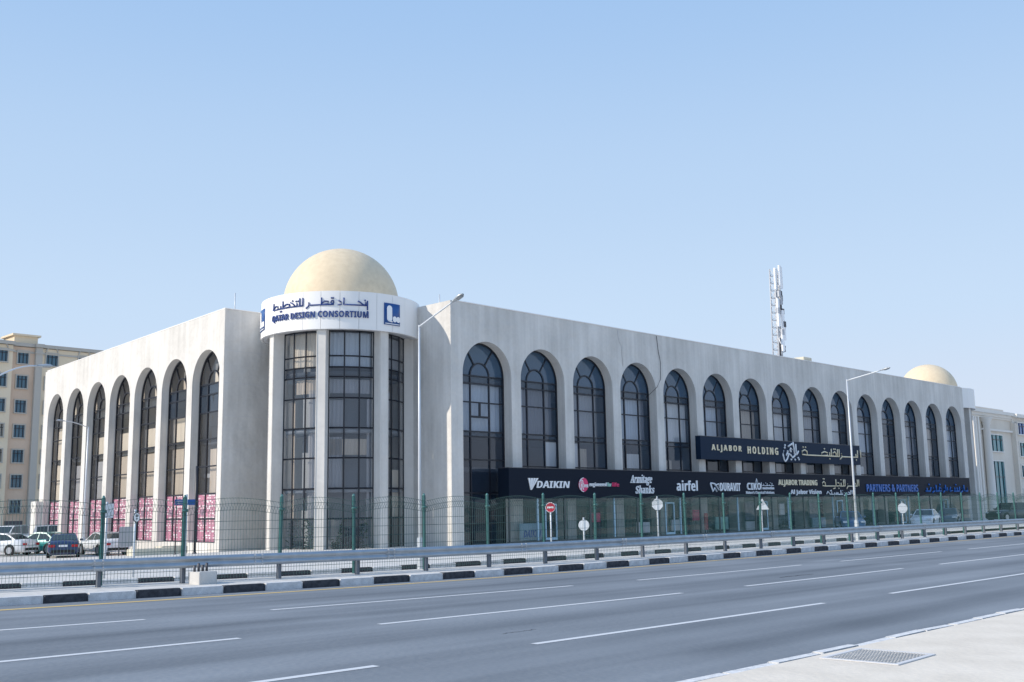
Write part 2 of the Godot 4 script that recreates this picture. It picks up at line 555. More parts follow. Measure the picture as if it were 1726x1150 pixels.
# a window: frame and panes as children; rows = heights of the transoms from the spring line down to the sill
func make_window(rows: Array, vent := false) -> Node3D:
	var w := Node3D.new()
	var s := new_st()
	var c := Vector2(0, SPRING)
	var sill: float = rows[rows.size() - 1]
	bar_path(s, arc_pts(c, RAD - 0.05, 0.0, PI, 28), 0.10, -0.03, 0.075)
	bar_path(s, arc_pts(c, MU, 0.0, PI, 18), 0.085, -0.03, 0.065)
	for e in [-1, 1]:
		bar_path(s, [Vector2(e * (RAD - 0.05), sill), Vector2(e * (RAD - 0.05), SPRING)], 0.10, -0.03, 0.075)
		bar_path(s, [Vector2(e * MU, sill), Vector2(e * MU, SPRING)], 0.085, -0.03, 0.065)
		var t = PI / 2 - e * deg_to_rad(34.0)
		bar_path(s, [c + Vector2(cos(t), sin(t)) * (MU + 0.04), c + Vector2(cos(t), sin(t)) * (RAD - 0.1)], 0.075, -0.03, 0.055)
	for h in rows:
		bar_path(s, [Vector2(-RAD + 0.1, h), Vector2(RAD - 0.1, h)], 0.08, -0.03, 0.06)
	if vent:
		bar_path(s, [Vector2(-MU, 7.5), Vector2(MU, 7.5)], 0.12, -0.03, 0.058)
		bar_path(s, [Vector2(0.0, 7.55), Vector2(0.0, 8.32)], 0.12, -0.03, 0.054)
	put("frame", done(s), M.frame, w)
	# panes of the arch head
	var t34 := deg_to_rad(34.0)
	var fans := [[0.0, PI / 2 - t34], [PI / 2 - t34, PI / 2 + t34], [PI / 2 + t34, PI]]
	for q in fans:
		var o := arc_pts(c, RAD - 0.06, q[0], q[1], 10)
		o.append_array(arc_pts(c, MU, q[1], q[0], 8))
		put("pane", flat_pane(o), M.g_blue, w)
	put("pane", flat_pane(arc_pts(c, MU, 0.0, PI, 14)), M.g_slate, w)
	var top := SPRING
	for h in rows:
		if h >= top:
			continue
		for col in [[-RAD + 0.06, -MU], [-MU, MU], [MU, RAD - 0.06]]:
			put("pane", flat_pane([Vector2(col[0], h), Vector2(col[1], h), Vector2(col[1], top), Vector2(col[0], top)]), M.g_slate, w)
		top = h
	return w

func place_window(b: Node3D, proto: Node3D, xf: Transform3D, pick: Callable) -> Node3D:
	var w: Node3D = proto.duplicate()
	w.name = "window"
	w.transform = xf
	b.add_child(w, true)
	var i := 0
	for ch in w.get_children():
		if String(ch.name).begins_with("pane"):
			ch.set_surface_override_material(0, pick.call(i))
			ch.rotation = Vector3(rng.randf_range(-0.006, 0.006), rng.randf_range(-0.008, 0.008), 0) * 0.25
			i += 1
	return w

func dress(w: Node3D, x0: float, x1: float, y0: float, y1: float, called: String, m: Material, z: float) -> void:   # cloth in folds or a flat panel behind the panes
	var s := new_st(called == "curtain")
	if called == "curtain":
		var n := maxi(6, int((x1 - x0) / 0.06))
		for i in n:
			var a := lerpf(x0, x1, float(i) / n)
			var b := lerpf(x0, x1, float(i + 1) / n)
			var za := z + 0.035 * sin(a * 21.0 + sin(a * 5.0))
			var zb := z + 0.035 * sin(b * 21.0 + sin(b * 5.0))
			quad(s, Vector3(a, y0, za), Vector3(a, y1, za), Vector3(b, y1, zb), Vector3(b, y0, zb))
	else:
		bbox(x0, y0, z - 0.02, x1, y1, z, s)
	part(called, s, m, w)

func wall_quadbox(s: SurfaceTool, a: Vector2, b: Vector2, y0: float, y1: float, thick: float) -> void:   # upright slab from a to b (x, z), thickness to the left of a->b
	var d := (b - a).normalized()
	var n := Vector2(d.y, -d.x) * thick
	var p := []
	for y in [y0, y1]:
		for q in [a, b, b + n, a + n]:
			p.append(Vector3(q.x, y, q.y))
	hexa(s, p)

var DIRX := Vector3(0.809, 0, 0.588)    # right of the drum as seen from the street
var DIRN := Vector3(-0.588, 0, 0.809)   # towards the street
const RING := 4.75
func ring_pt(c: Vector3, deg: float, y: float, r: float) -> Vector3:
	var t := deg_to_rad(deg)
	return c + DIRN * cos(t) * r + DIRX * sin(t) * r + Vector3(0, y, 0)

func ring_arc(s: SurfaceTool, c: Vector3, d0: float, d1: float, n: int, prof: Array) -> void:   # prof of Vector2(r, y)
	for i in n:
		var a := lerpf(d0, d1, float(i) / n)
		var b := lerpf(d0, d1, float(i + 1) / n)
		for k in prof.size() - 1:
			quad(s, ring_pt(c, a, prof[k].y, prof[k].x), ring_pt(c, a, prof[k + 1].y, prof[k + 1].x), ring_pt(c, b, prof[k + 1].y, prof[k + 1].x), ring_pt(c, b, prof[k].y, prof[k].x))

func ring_slab(s: SurfaceTool, c: Vector3, d0: float, d1: float, n: int, r0: float, r1: float, y0: float, y1: float) -> void:
	ring_arc(s, c, d0, d1, n, [Vector2(r1, y0), Vector2(r1, y1), Vector2(r0, y1), Vector2(r0, y0), Vector2(r1, y0)])
	for d in [d0, d1]:
		quad(s, ring_pt(c, d, y0, r1), ring_pt(c, d, y1, r1), ring_pt(c, d, y1, r0), ring_pt(c, d, y0, r0))

func drum(b: Node3D, c: Vector3, detailed: bool, dr := 3.5) -> void:
	# fascia of curved panels with hairline joints
	var d0 := -118.0
	while d0 < 118.0:
		var s := new_st()
		ring_slab(s, c, d0 + 0.12, d0 + 13.0 - 0.12, 10, RING - 0.12, RING, 12.22, 14.40)
		part("fascia_panel", s, M.fascia, b)
		d0 += 13.0
	var s2 := new_st(true)
	ring_slab(s2, c, -125, 125, 60, RING - 0.5, RING - 0.13, 12.24, 14.33)
	part("fascia_core", s2, M.soffit, b)
	s2 = new_st(true)
	ring_arc(s2, c, -125, 125, 60, [Vector2(0.01, 12.30), Vector2(RING - 0.3, 12.30)])
	part("soffit", s2, M.soffit, b)
	s2 = new_st(true)
	ring_arc(s2, c, -180, 180, 60, [Vector2(RING - 0.3, 14.30), Vector2(0.01, 14.30)])
	part("drum_roof", s2, M.soffit, b)
	s2 = new_st(true)
	var prof := [Vector2(dr + 0.12, 14.30), Vector2(dr + 0.12, 14.42), Vector2(dr, 14.42)]
	for i in 21:
		var t := PI / 2 * i / 20
		prof.append(Vector2(dr * cos(t), 14.42 + (dr + 0.02) * sin(t)))
	lathe(s2, prof, 64, 0.0, TAU, c)
	part("dome", s2, M.dome, b)
	# columns: fins standing out from the curved glazing
	for a in [-61.0, -14.0, 33.0, 80.0]:
		var s := new_st()
		var t := deg_to_rad(a)
		var n := DIRN * cos(t) + DIRX * sin(t)
		var r := -DIRN * sin(t) + DIRX * cos(t)
		soft_box(s, c + n * 4.12 + Vector3(0, 5.65, 0), Vector3(0.56, 13.3, 0.9), 0.03, Basis(r, Vector3.UP, n))
		part("column", s, M.concrete, b)
	# glazing between the columns
	var lev := [-0.5, 1.65, 3.32, 5.03, 6.72, 8.42, 9.62, 10.18, 10.82, 12.26]
	rng.seed = 5
	for bay in 3:
		var a0: float = [-57.0, -10.0, 37.0][bay]
		var a1: float = [-18.0, 29.0, 76.0][bay]
		var w := node("curved_window", b)
		var fs := new_st()
		for k in 4:
			var a := lerpf(a0, a1, k / 3.0)
			tube(fs, [ring_pt(c, a, -0.5, 3.83), ring_pt(c, a, 12.28, 3.83)], 0.055, 4)
		for y in lev:
			for k in 3:
				tube(fs, [ring_pt(c, lerpf(a0, a1, k / 3.0), y, 3.815), ring_pt(c, lerpf(a0, a1, (k + 1) / 3.0), y, 3.815)], 0.045, 4)
		part("frame", fs, M.frame, w)
		for j in lev.size() - 1:
			for k in 3:
				var p := new_st()
				var e0 := lerpf(a0, a1, k / 3.0)
				var e1 := lerpf(a0, a1, (k + 1) / 3.0)
				quad(p, ring_pt(c, e0, lev[j], 3.8), ring_pt(c, e0, lev[j + 1], 3.8), ring_pt(c, e1, lev[j + 1], 3.8), ring_pt(c, e1, lev[j], 3.8))
				part("pane", p, M.pane_dark if j == 6 or j == 0 and k == 1 else M.pane_drum, w)
		# curtains and boards behind the curved panes: [from, to (share of the bay), low, high, cloth]
		for q in [[[0.0, 1.0, 10.2, 12.2, "cloth_cream"], [0.0, 0.28, 1.7, 8.3, "cloth_tan"], [0.68, 1.0, 1.7, 8.9, "cloth_grey"], [0.3, 1.0, 8.7, 9.5, "cloth_tan"]],
			[[0.0, 1.0, 10.2, 12.2, "cloth_blue"], [0.0, 0.35, 6.8, 8.3, "cloth_grey"], [0.0, 1.0, 8.7, 9.5, "cloth_grey"], [0.0, 0.3, 3.4, 6.2, "cloth_grey"], [0.0, 0.9, 5.2, 6.1, "cloth_tan"], [0.9, 1.0, 1.7, 8.4, "cloth_grey"]],
			[[0.1, 1.0, 10.3, 12.1, "cloth_grey"], [0.55, 0.95, -0.4, 4.4, "cloth_cream"], [0.1, 0.4, 7.2, 8.9, "cloth_grey"]]][bay]:
			var cs := new_st(true)
			var nn := maxi(8, int((q[1] - q[0]) * 44))
			for i in nn:
				var ta := lerpf(a0, a1, lerpf(q[0], q[1], float(i) / nn))
				var tb := lerpf(a0, a1, lerpf(q[0], q[1], float(i + 1) / nn))
				var ra := 3.55 + 0.03 * sin(ta * 1.7)
				var rb := 3.55 + 0.03 * sin(tb * 1.7)
				quad(cs, ring_pt(c, ta, q[2], ra), ring_pt(c, ta, q[3], ra), ring_pt(c, tb, q[3], rb), ring_pt(c, tb, q[2], rb))
			part("curtain", cs, M[q[4]], w)
		# potted leaves behind the lowest panes
		if bay < 2 and detailed:
			var lf := new_st()
			for i in 420:
				var ta := lerpf(a0 + 3.0, a1 - 3.0, rng.randf())
				var ct := ring_pt(c, ta, rng.randf_range(-0.2, 1.7) * (0.6 + 0.4 * sin(ta * 0.35)), rng.randf_range(3.0, 3.65))
				var u := Vector3(rng.randf_range(-1, 1), rng.randf_range(-0.6, 1), rng.randf_range(-1, 1)).normalized() * rng.randf_range(0.08, 0.2)
				var v := u.cross(Vector3(rng.randf_range(-1, 1), 0.4, rng.randf_range(-1, 1))).normalized() * 0.045
				quad(lf, ct - u, ct + v, ct + u, ct - v)
			var lo := part("foliage", lf, M.leaf, w)
			lo.set_meta("kind", "stuff")
		# narrow closing strip between glazing and the column behind it
		for e in [a0 - 1.0, a1 + 1.0]:
			var q := new_st()
			ring_slab(q, c, e - 1.6, e + 1.6, 2, 3.7, 3.82, -0.5, 12.28)
			part("window_jamb", q, M.concrete, w)
	s2 = new_st(true)
	ring_arc(s2, c, -100, 110, 30, [Vector2(2.2, -0.6), Vector2(2.2, 12.2)])
	part("inner_wall", s2, M.room, b)
	for y in [3.1, 6.45, 9.7]:
		s2 = new_st(true)
		ring_slab(s2, c, -100, 110, 30, 2.2, 3.72, y, y + 0.25)
		part("floor_slab", s2, M.room, b)
	if not detailed:
		return
	# lettering and two square emblems on the fascia
	var on_ring := func(x: float, y: float, d: float) -> Vector3:
		return ring_pt(c, rad_to_deg(x / RING), y, RING + 0.005 + d)
	var k := RING * PI / 180.0
	letters("lettering", "QATAR DESIGN CONSORTIUM", [-55.0 * k, 12.80, 18.6 * k, 13.24], M.blue_letter, b, on_ring, true, false, 0.0, 0.07)
	var ar := []
	for l in [[1555, 60, 1555, -55], [1550, -75, 1565, -72], [1530, 40, 1530, 0], [1420, 48, 1450, 38, 1490, 10, 1545, 0], [1545, 0, 1380, 0, 1225, 0], [1225, 85, 1225, 0], [1150, 52, 1185, 35, 1192, 0, 1140, -2], [1520, 62],
		[1085, 20, 1080, 48, 1055, 52, 1045, 30, 1060, 12, 1085, 12, 1085, 0, 1010, 0, 915, 0, 760, 0, 735, 10], [740, 35, 735, -10, 700, -38], [915, 88, 915, 0], [920, 20, 960, 45, 1010, 40, 1008, 8, 930, 4], [1055, 82], [1078, 82],
		[655, 95, 655, 0], [612, 95, 612, 0], [655, 0, 612, 0, 572, 0, 572, 38], [572, 0, 480, -2, 470, 22], [480, 55, 510, 40, 545, 8], [470, 0, 380, -4, 340, -4], [372, 85, 372, 0], [375, 12, 420, 42, 465, 35, 460, 2], [340, -4, 340, 30], [340, -4, 235, -8, 225, 4], [238, 75, 236, -6], [240, 12, 270, 38, 300, 30, 296, -6], [560, 62], [590, 62], [510, 72], [335, -40], [352, -40]]:
		var o := []
		for i in range(0, l.size(), 2):
			o.append(rad_to_deg(asin(clampf((440.0 + l[i] / 8.63 - 578.0) / 137.0, -1, 1))) * k)
			o.append(13.60 + l[i + 1] / 8.63 / 29.9 * 1.2)
		ar.append(o)
	strokes("lettering", ar, [0.0, 0.0, 1.0, 1.0], 0.042, M.blue_letter, b, on_ring)
	for a in [37.6, -75.2]:
		var e := node("emblem", b)
		var s := new_st(true)
		ring_slab(s, c, a - 7.0, a + 7.0, 6, RING + 0.004, RING + 0.05, 12.62, 13.88)
		part("emblem_plate", s, M.logo_blue, e)
		s = new_st(true)
		ring_slab(s, c, a - 6.4, a + 6.4, 6, RING + 0.051, RING + 0.06, 12.66, 12.71)
		part("emblem_line", s, M.white, e)
		var at := func(x: float, y: float, d: float) -> Vector3:
			return ring_pt(c, a + x, y, RING + 0.056 + d)
		s = new_st(true)
		for q in [[-2.7, 13.0, 13.56, 0.19, 0.9], [1.9, 12.95, 13.0, 0.15, 0.5], [5.2, 12.95, 13.0, 0.15, 0.5]]:   # a tall rounded tablet and two beads
			var o := []
			for i in 20:
				var tt := TAU * i / 20
				o.append(at.call(q[0] + rad_to_deg(cos(tt) * q[3] / RING), (q[2] if sin(tt) > 0.0 else q[1]) + sin(tt) * q[3], 0.008))
			for i in range(1, 19):
				tri(s, o[0], o[i], o[i + 1])
		tube(s, [at.call(-3.6, 12.86, 0.0), at.call(-0.3, 12.80, 0.0)], 0.045, 6)
		part("emblem_mark", s, M.white, e)

func office() -> void:
	var b := thing("office_building", "long pale stone office block with tall arched windows and a golden corner dome", "office building")
	var cf := []
	for i in 15:
		cf.append(2.4467 + PITCH * i)
	var s := new_st()
	var rv := new_st(true)
	arch_wall(s, rv, FRONT_LEN, cf, -0.6, INSET)
	part("front_wall", s, M.concrete, b, Vector3(AX, 0, AZ))
	part("front_arch_reveals", rv, M.reveal, b, Vector3(AX, 0, AZ))
	var cl := []
	for i in range(6, -1, -1):
		cl.append(LEFT_LEN - (2.4667 + 4.8479 * i))
	s = new_st()
	rv = new_st(true)
	arch_wall(s, rv, LEFT_LEN, cl, -1.6, INSET_LEFT)
	var D := Vector3(cos(TH), 0, -sin(TH))
	var lx := Transform3D(Basis(-D, Vector3.UP, Vector3(-sin(TH), 0, -cos(TH))), Vector3(BX, 0, BZ) + D * LEFT_LEN)
	part("left_wall", s, M.concrete, b).transform = lx
	part("left_arch_reveals", rv, M.reveal, b).transform = lx
	s = new_st()
	soft_box(s, Vector3(-0.25, 0.8, 0.05), Vector3(1.5, 5.0, 0.9), 0.04)
	part("end_buttress", s, M.concrete, b).transform = lx
	# the remaining walls close the block
	var F := Vector2(lx.origin.x, lx.origin.z)
	s = new_st()
	wall_quadbox(s, Vector2(AX, BZ), Vector2(AX, AZ - 0.002), -0.6, ROOF - 0.002, -0.5)
	part("return_wall", s, M.concrete, b)
	s = new_st()
	wall_quadbox(s, Vector2(BX + 0.003, BZ), Vector2(AX - 0.003, BZ), -0.6, ROOF - 0.004, 0.5)
	part("return_wall", s, M.concrete, b)
	s = new_st()
	wall_quadbox(s, Vector2(AX + FRONT_LEN, AZ - 0.002), Vector2(AX + FRONT_LEN, BZ), -0.6, ROOF - 0.002, -0.5)
	part("end_wall", s, M.concrete, b)
	s = new_st()
	wall_quadbox(s, Vector2(AX + FRONT_LEN, BZ), Vector2(AX + FRONT_LEN + 8.0, BZ), -0.6, ROOF - 0.004, 0.5)
	wall_quadbox(s, Vector2(AX + FRONT_LEN + 8.0, BZ), Vector2(AX + FRONT_LEN + 8.0, -92.0), -0.9, ROOF - 0.004, -0.5)
	wall_quadbox(s, Vector2(AX + FRONT_LEN + 8.0, -92.0), F + Vector2(0.1, -0.1), -1.6, ROOF - 0.006, -0.5)
	part("back_wall", s, M.concrete, b)
	s = new_st()
	bbox(AX + 0.1, 13.2, -92.0, AX + FRONT_LEN - 0.1, 13.4, AZ - 0.1, s)
	bbox(F.x + 0.5, 13.19, -90.0, AX + 0.2, 13.39, BZ - 0.2, s)
	bbox(AX + FRONT_LEN - 0.2, 13.19, -90.0, AX + FRONT_LEN + 7.8, 13.39, BZ - 0.2, s)
	part("roof", s, M.soffit, b)
	# faint joints between the lifts of the cast walls
	for y in [1.9, 3.85, 5.8, 7.75, 9.7, 11.65]:
		s = new_st()
		bbox(BX + 0.06, y, BZ - 0.01, AX - 0.06, y + 0.016, BZ + 0.003, s)
		part("wall_joint", s, M.soffit, b)
		s = new_st()
		bbox(AX - 0.003, y + 0.002, BZ + 0.06, AX + 0.01, y + 0.018, AZ - 0.06, s)
		part("wall_joint", s, M.soffit, b)
	# thin metal coping along the parapets
	s = new_st()
	bbox(AX - 0.02, ROOF, AZ - 0.35, AX + FRONT_LEN + 0.02, ROOF + 0.05, AZ + 0.03, s)
	part("coping", s, M.fascia, b)
	s = new_st()
	box(s, Vector3(LEFT_LEN / 2, ROOF + 0.027, -0.17), Vector3(LEFT_LEN + 0.04, 0.05, 0.38))
	part("coping", s, M.fascia, b).transform = lx
	s = new_st()
	bbox(AX + 0.003, ROOF + 0.002, BZ, AX + 0.4, ROOF + 0.048, AZ - 0.36, s)
	bbox(BX + 0.4, ROOF + 0.003, BZ - 0.4, AX - 0.01, ROOF + 0.05, BZ + 0.02, s)
	part("coping", s, M.fascia, b)
	# windows of the front
	var rows := [9.95, 9.50, 8.36, 6.62, 6.32, 4.62, 2.6]
	var proto := make_window(rows)
	var proto0 := make_window([9.95, 9.50, 8.36, 6.62, 6.32, 4.95, 3.0, 1.2, -0.3], true)
	rng.seed = 11
	for i in 15:
		var pick := func(k: int) -> Material:
			if k < 4:
				return M.pane_head
			var r := (k - 4) / 3
			if r == 0 or i == 0 and r > 4:
				return M.pane_dark
			return M.pane_front
		var w := place_window(b, proto0 if i == 0 else proto, Transform3D(Basis.IDENTITY, Vector3(AX + cf[i], 0, AZ - INSET)), pick)
		dress(w, -2.02, 2.02, 9.46, 9.98, "spandrel", M.slab_dark, -0.14)
		dress(w, -2.02, 2.02, 6.28, 6.60, "spandrel", M.slab_dark, -0.14)
		# curtains of the upper and middle storey
		var e: float = [-0.9, 0.4, 1.1, 1.9, 1.3][rng.randi() % 5] if i % 4 else 1.95
		dress(w, -1.98, e, 6.62, 9.46, "curtain", M[["cloth_blue", "cloth_blue", "cloth_grey", "cloth_white"][rng.randi() % 4] if i else "cloth_blue"], -0.3)
		if rng.randf() < 0.45:
			dress(w, e + 0.05, 1.98, 6.62, 9.46, "curtain", M.cloth_brown if rng.randf() < 0.6 else M.cloth_tan, -0.42)
		if i == 1:
			dress(w, 0.84, 1.95, 4.5, 6.2, "blind", M.cloth_white, -0.06)
		elif i == 2:
			dress(w, -1.95, -0.82, 4.5, 6.2, "blind", M.cloth_white, -0.06)
			dress(w, -0.7, 0.5, 4.3, 5.9, "curtain", M.cloth_tan, -0.4)
		elif i > 2 and rng.randf() < 0.75:
			var f := rng.randf_range(-1.6, -0.3)
			dress(w, f, f + rng.randf_range(0.9, 2.0), 4.3, rng.randf_range(5.3, 6.2), "curtain", M[["cloth_grey", "cloth_tan", "cloth_white", "cloth_brown"][rng.randi() % 4]], -0.35)
	# windows of the left wing
	var protol := make_window([9.95, 9.30, 8.20, 6.55, 4.90, 3.25, 1.75, 0.35])
	for i in 7:
		var near := 6 - i
		var pick2 := func(k: int) -> Material:
			var r := (k - 4) / 3
			if k >= 4 and r >= 6:
				return M.film
			if k >= 4 and near < 2 and (r == 1 or r == 2):
				return M.pane_dark
			return M.pane_left
		var w := place_window(b, protol, lx * Transform3D(Basis.IDENTITY, Vector3(cl[i], 0, -INSET_LEFT)), pick2)
		dress(w, -2.02, 2.02, 9.32, 9.96, "spandrel", M.slab_dark, -0.14)
		dress(w, -2.02, 2.02, 6.35, 6.62, "spandrel", M.slab_dark, -0.14)
		dress(w, -1.0, 1.9, 9.98, 11.3, "blind", M.cloth_cream if near % 2 == 0 else M.cloth_tan, -0.5)
		if near != 0 and near != 5:
			dress(w, -1.98, [1.95, 1.2, 1.95, 0.7][rng.randi() % 4], 6.62 if near > 1 else 6.7, [9.2, 8.3, 7.9][rng.randi() % 3], "curtain", M[["cloth_cream", "cloth_tan", "cloth_cream"][rng.randi() % 3]], -0.3)
		dress(w, -1.98 if near else -1.0, 1.98 if near else 0.2, 3.3, rng.randf_range(5.7, 6.3), "curtain", M[["cloth_tan", "cloth_cream", "cloth_grey"][rng.randi() % 3]], -0.3)
		s = new_st()
		box(s, Vector3(cl[i], -0.6, -INSET_LEFT / 2 - 0.05), Vector3(RAD * 2 - 0.01, 1.86, INSET_LEFT + 0.08))
		part("window_sill", s, M.concrete, b).transform = lx
	proto.free()
	proto0.free()
	protol.free()
	drum(b, Vector3(37.6, 0, -51.77), true)
	drum(b, Vector3(118.5, 0, -50.4), false, 3.15)
	# floors, back walls and cross walls of the rooms behind the panes
	for y in [4.25, 6.30, 9.50, 12.95]:
		s = new_st()
		bbox(AX + 0.52, y, AZ - 6.6, AX + FRONT_LEN - 0.6, y + 0.25, AZ - INSET - 0.17, s)
		part("floor_slab", s, M.room, b)
		s = new_st()
		box(s, Vector3(LEFT_LEN / 2 - 0.3, y + 0.12, -3.6), Vector3(LEFT_LEN - 1.2, 0.25, 5.3))
		part("floor_slab", s, M.room, b).transform = lx
	s = new_st()
	bbox(AX + 0.52, 2.9, AZ - 6.8, AX + FRONT_LEN - 0.6, 13.15, AZ - 6.6, s)
	part("inner_wall", s, M.room, b)
	s = new_st()
	box(s, Vector3(LEFT_LEN / 2 - 0.3, 6.0, -6.4), Vector3(LEFT_LEN - 1.2, 14.3, 0.2))
	part("inner_wall", s, M.room, b).transform = lx
	for i in 8:
		s = new_st()
		var x := AX + 4.88 + i * PITCH * 2.0
		bbox(x - 0.1, 2.9, AZ - 6.59, x + 0.1, 12.94, AZ - INSET - 0.2, s)
		part("cross_wall", s, M.room, b)
	for i in 3:
		s = new_st()
		box(s, Vector3(cl[i * 2 + 1] + 2.42, 6.0, -3.55), Vector3(0.2, 13.0, 5.2))
		part("cross_wall", s, M.room, b).transform = lx
	# ground floor: shop interiors behind glass
	s = new_st()
	bbox(AX + 5, -0.1, AZ - 7.0, AX + FRONT_LEN - 1.0, 0.03, AZ + 0.9, s)
	part("shop_floor", s, M.inside_floor, b)
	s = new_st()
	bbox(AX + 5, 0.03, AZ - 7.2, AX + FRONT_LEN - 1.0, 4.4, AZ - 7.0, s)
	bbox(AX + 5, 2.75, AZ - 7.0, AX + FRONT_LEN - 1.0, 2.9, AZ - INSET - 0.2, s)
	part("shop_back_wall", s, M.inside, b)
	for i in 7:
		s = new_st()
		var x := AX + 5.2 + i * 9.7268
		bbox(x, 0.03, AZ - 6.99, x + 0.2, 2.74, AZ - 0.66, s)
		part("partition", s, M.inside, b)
	var x0 := 44.3
	var n := 0
	while x0 < 111.6:
		var wdt := 2.42
		var p := put("shop_pane", flat_pane([Vector2(0.04, 0.12), Vector2(wdt - 0.04, 0.12), Vector2(wdt - 0.04, 2.62), Vector2(0.04, 2.62)]), M.clear, b, Vector3(x0, 0, AZ + 0.78))
		p.rotation.y = rng.randf_range(-0.004, 0.004)
		s = new_st()
		bbox(-0.05, 0, -0.05, 0.05, 2.62, 0.05, s)
		part("shop_mullion", s, M.sky_blue if n % 3 == 1 else M.metal_dark, b, Vector3(x0, 0.01, AZ + 0.78))
		if n in [1, 6, 11, 16, 21, 25]:   # glazed doors with pale frames and a pull handle
			s = new_st()
			for q in [[0.62, 0.70], [1.58, 1.66]]:
				bbox(q[0], 0.13, 0.02, q[1], 2.3, 0.08, s)
			bbox(0.70, 2.22, 0.021, 1.58, 2.3, 0.079, s)
			bbox(0.70, 0.13, 0.021, 1.58, 0.28, 0.079, s)
			var dr := part("shop_door", s, M.sky_blue, b, Vector3(x0, 0, AZ + 0.78))
			s = new_st(true)
			tube(s, [Vector3(1.5, 0.9, 0.12), Vector3(1.5, 1.4, 0.12)], 0.02, 6)
			part("handle", s, M.chrome, dr)
		x0 += wdt
		n += 1
	s = new_st()
	bbox(44.2, 0, AZ + 0.70, 112.0, 0.12, AZ + 0.86, s)
	part("shop_plinth", s, M.metal_dark, b)
	# crack and loose cable on the front
	s = new_st(true)
	tube(s, [Vector3(60.28, 14.1, AZ + 0.03), Vector3(60.42, 13.0, AZ + 0.04), Vector3(60.62, 12.2, AZ + 0.05), Vector3(60.55, 11.0, AZ + 0.05), Vector3(60.1, 10.4, AZ + 0.04), Vector3(59.2, 9.6, AZ - 0.3)], 0.018, 5)
	part("cable", s, M.black, b)
	s = new_st(true)
	tube(s, [Vector3(55.9, 14.1, AZ + 0.02), Vector3(55.95, 13.4, AZ + 0.03), Vector3(56.25, 13.0, AZ + 0.03), Vector3(56.35, 11.6, AZ + 0.02)], 0.014, 5)
	part("cable", s, M.soffit, b)

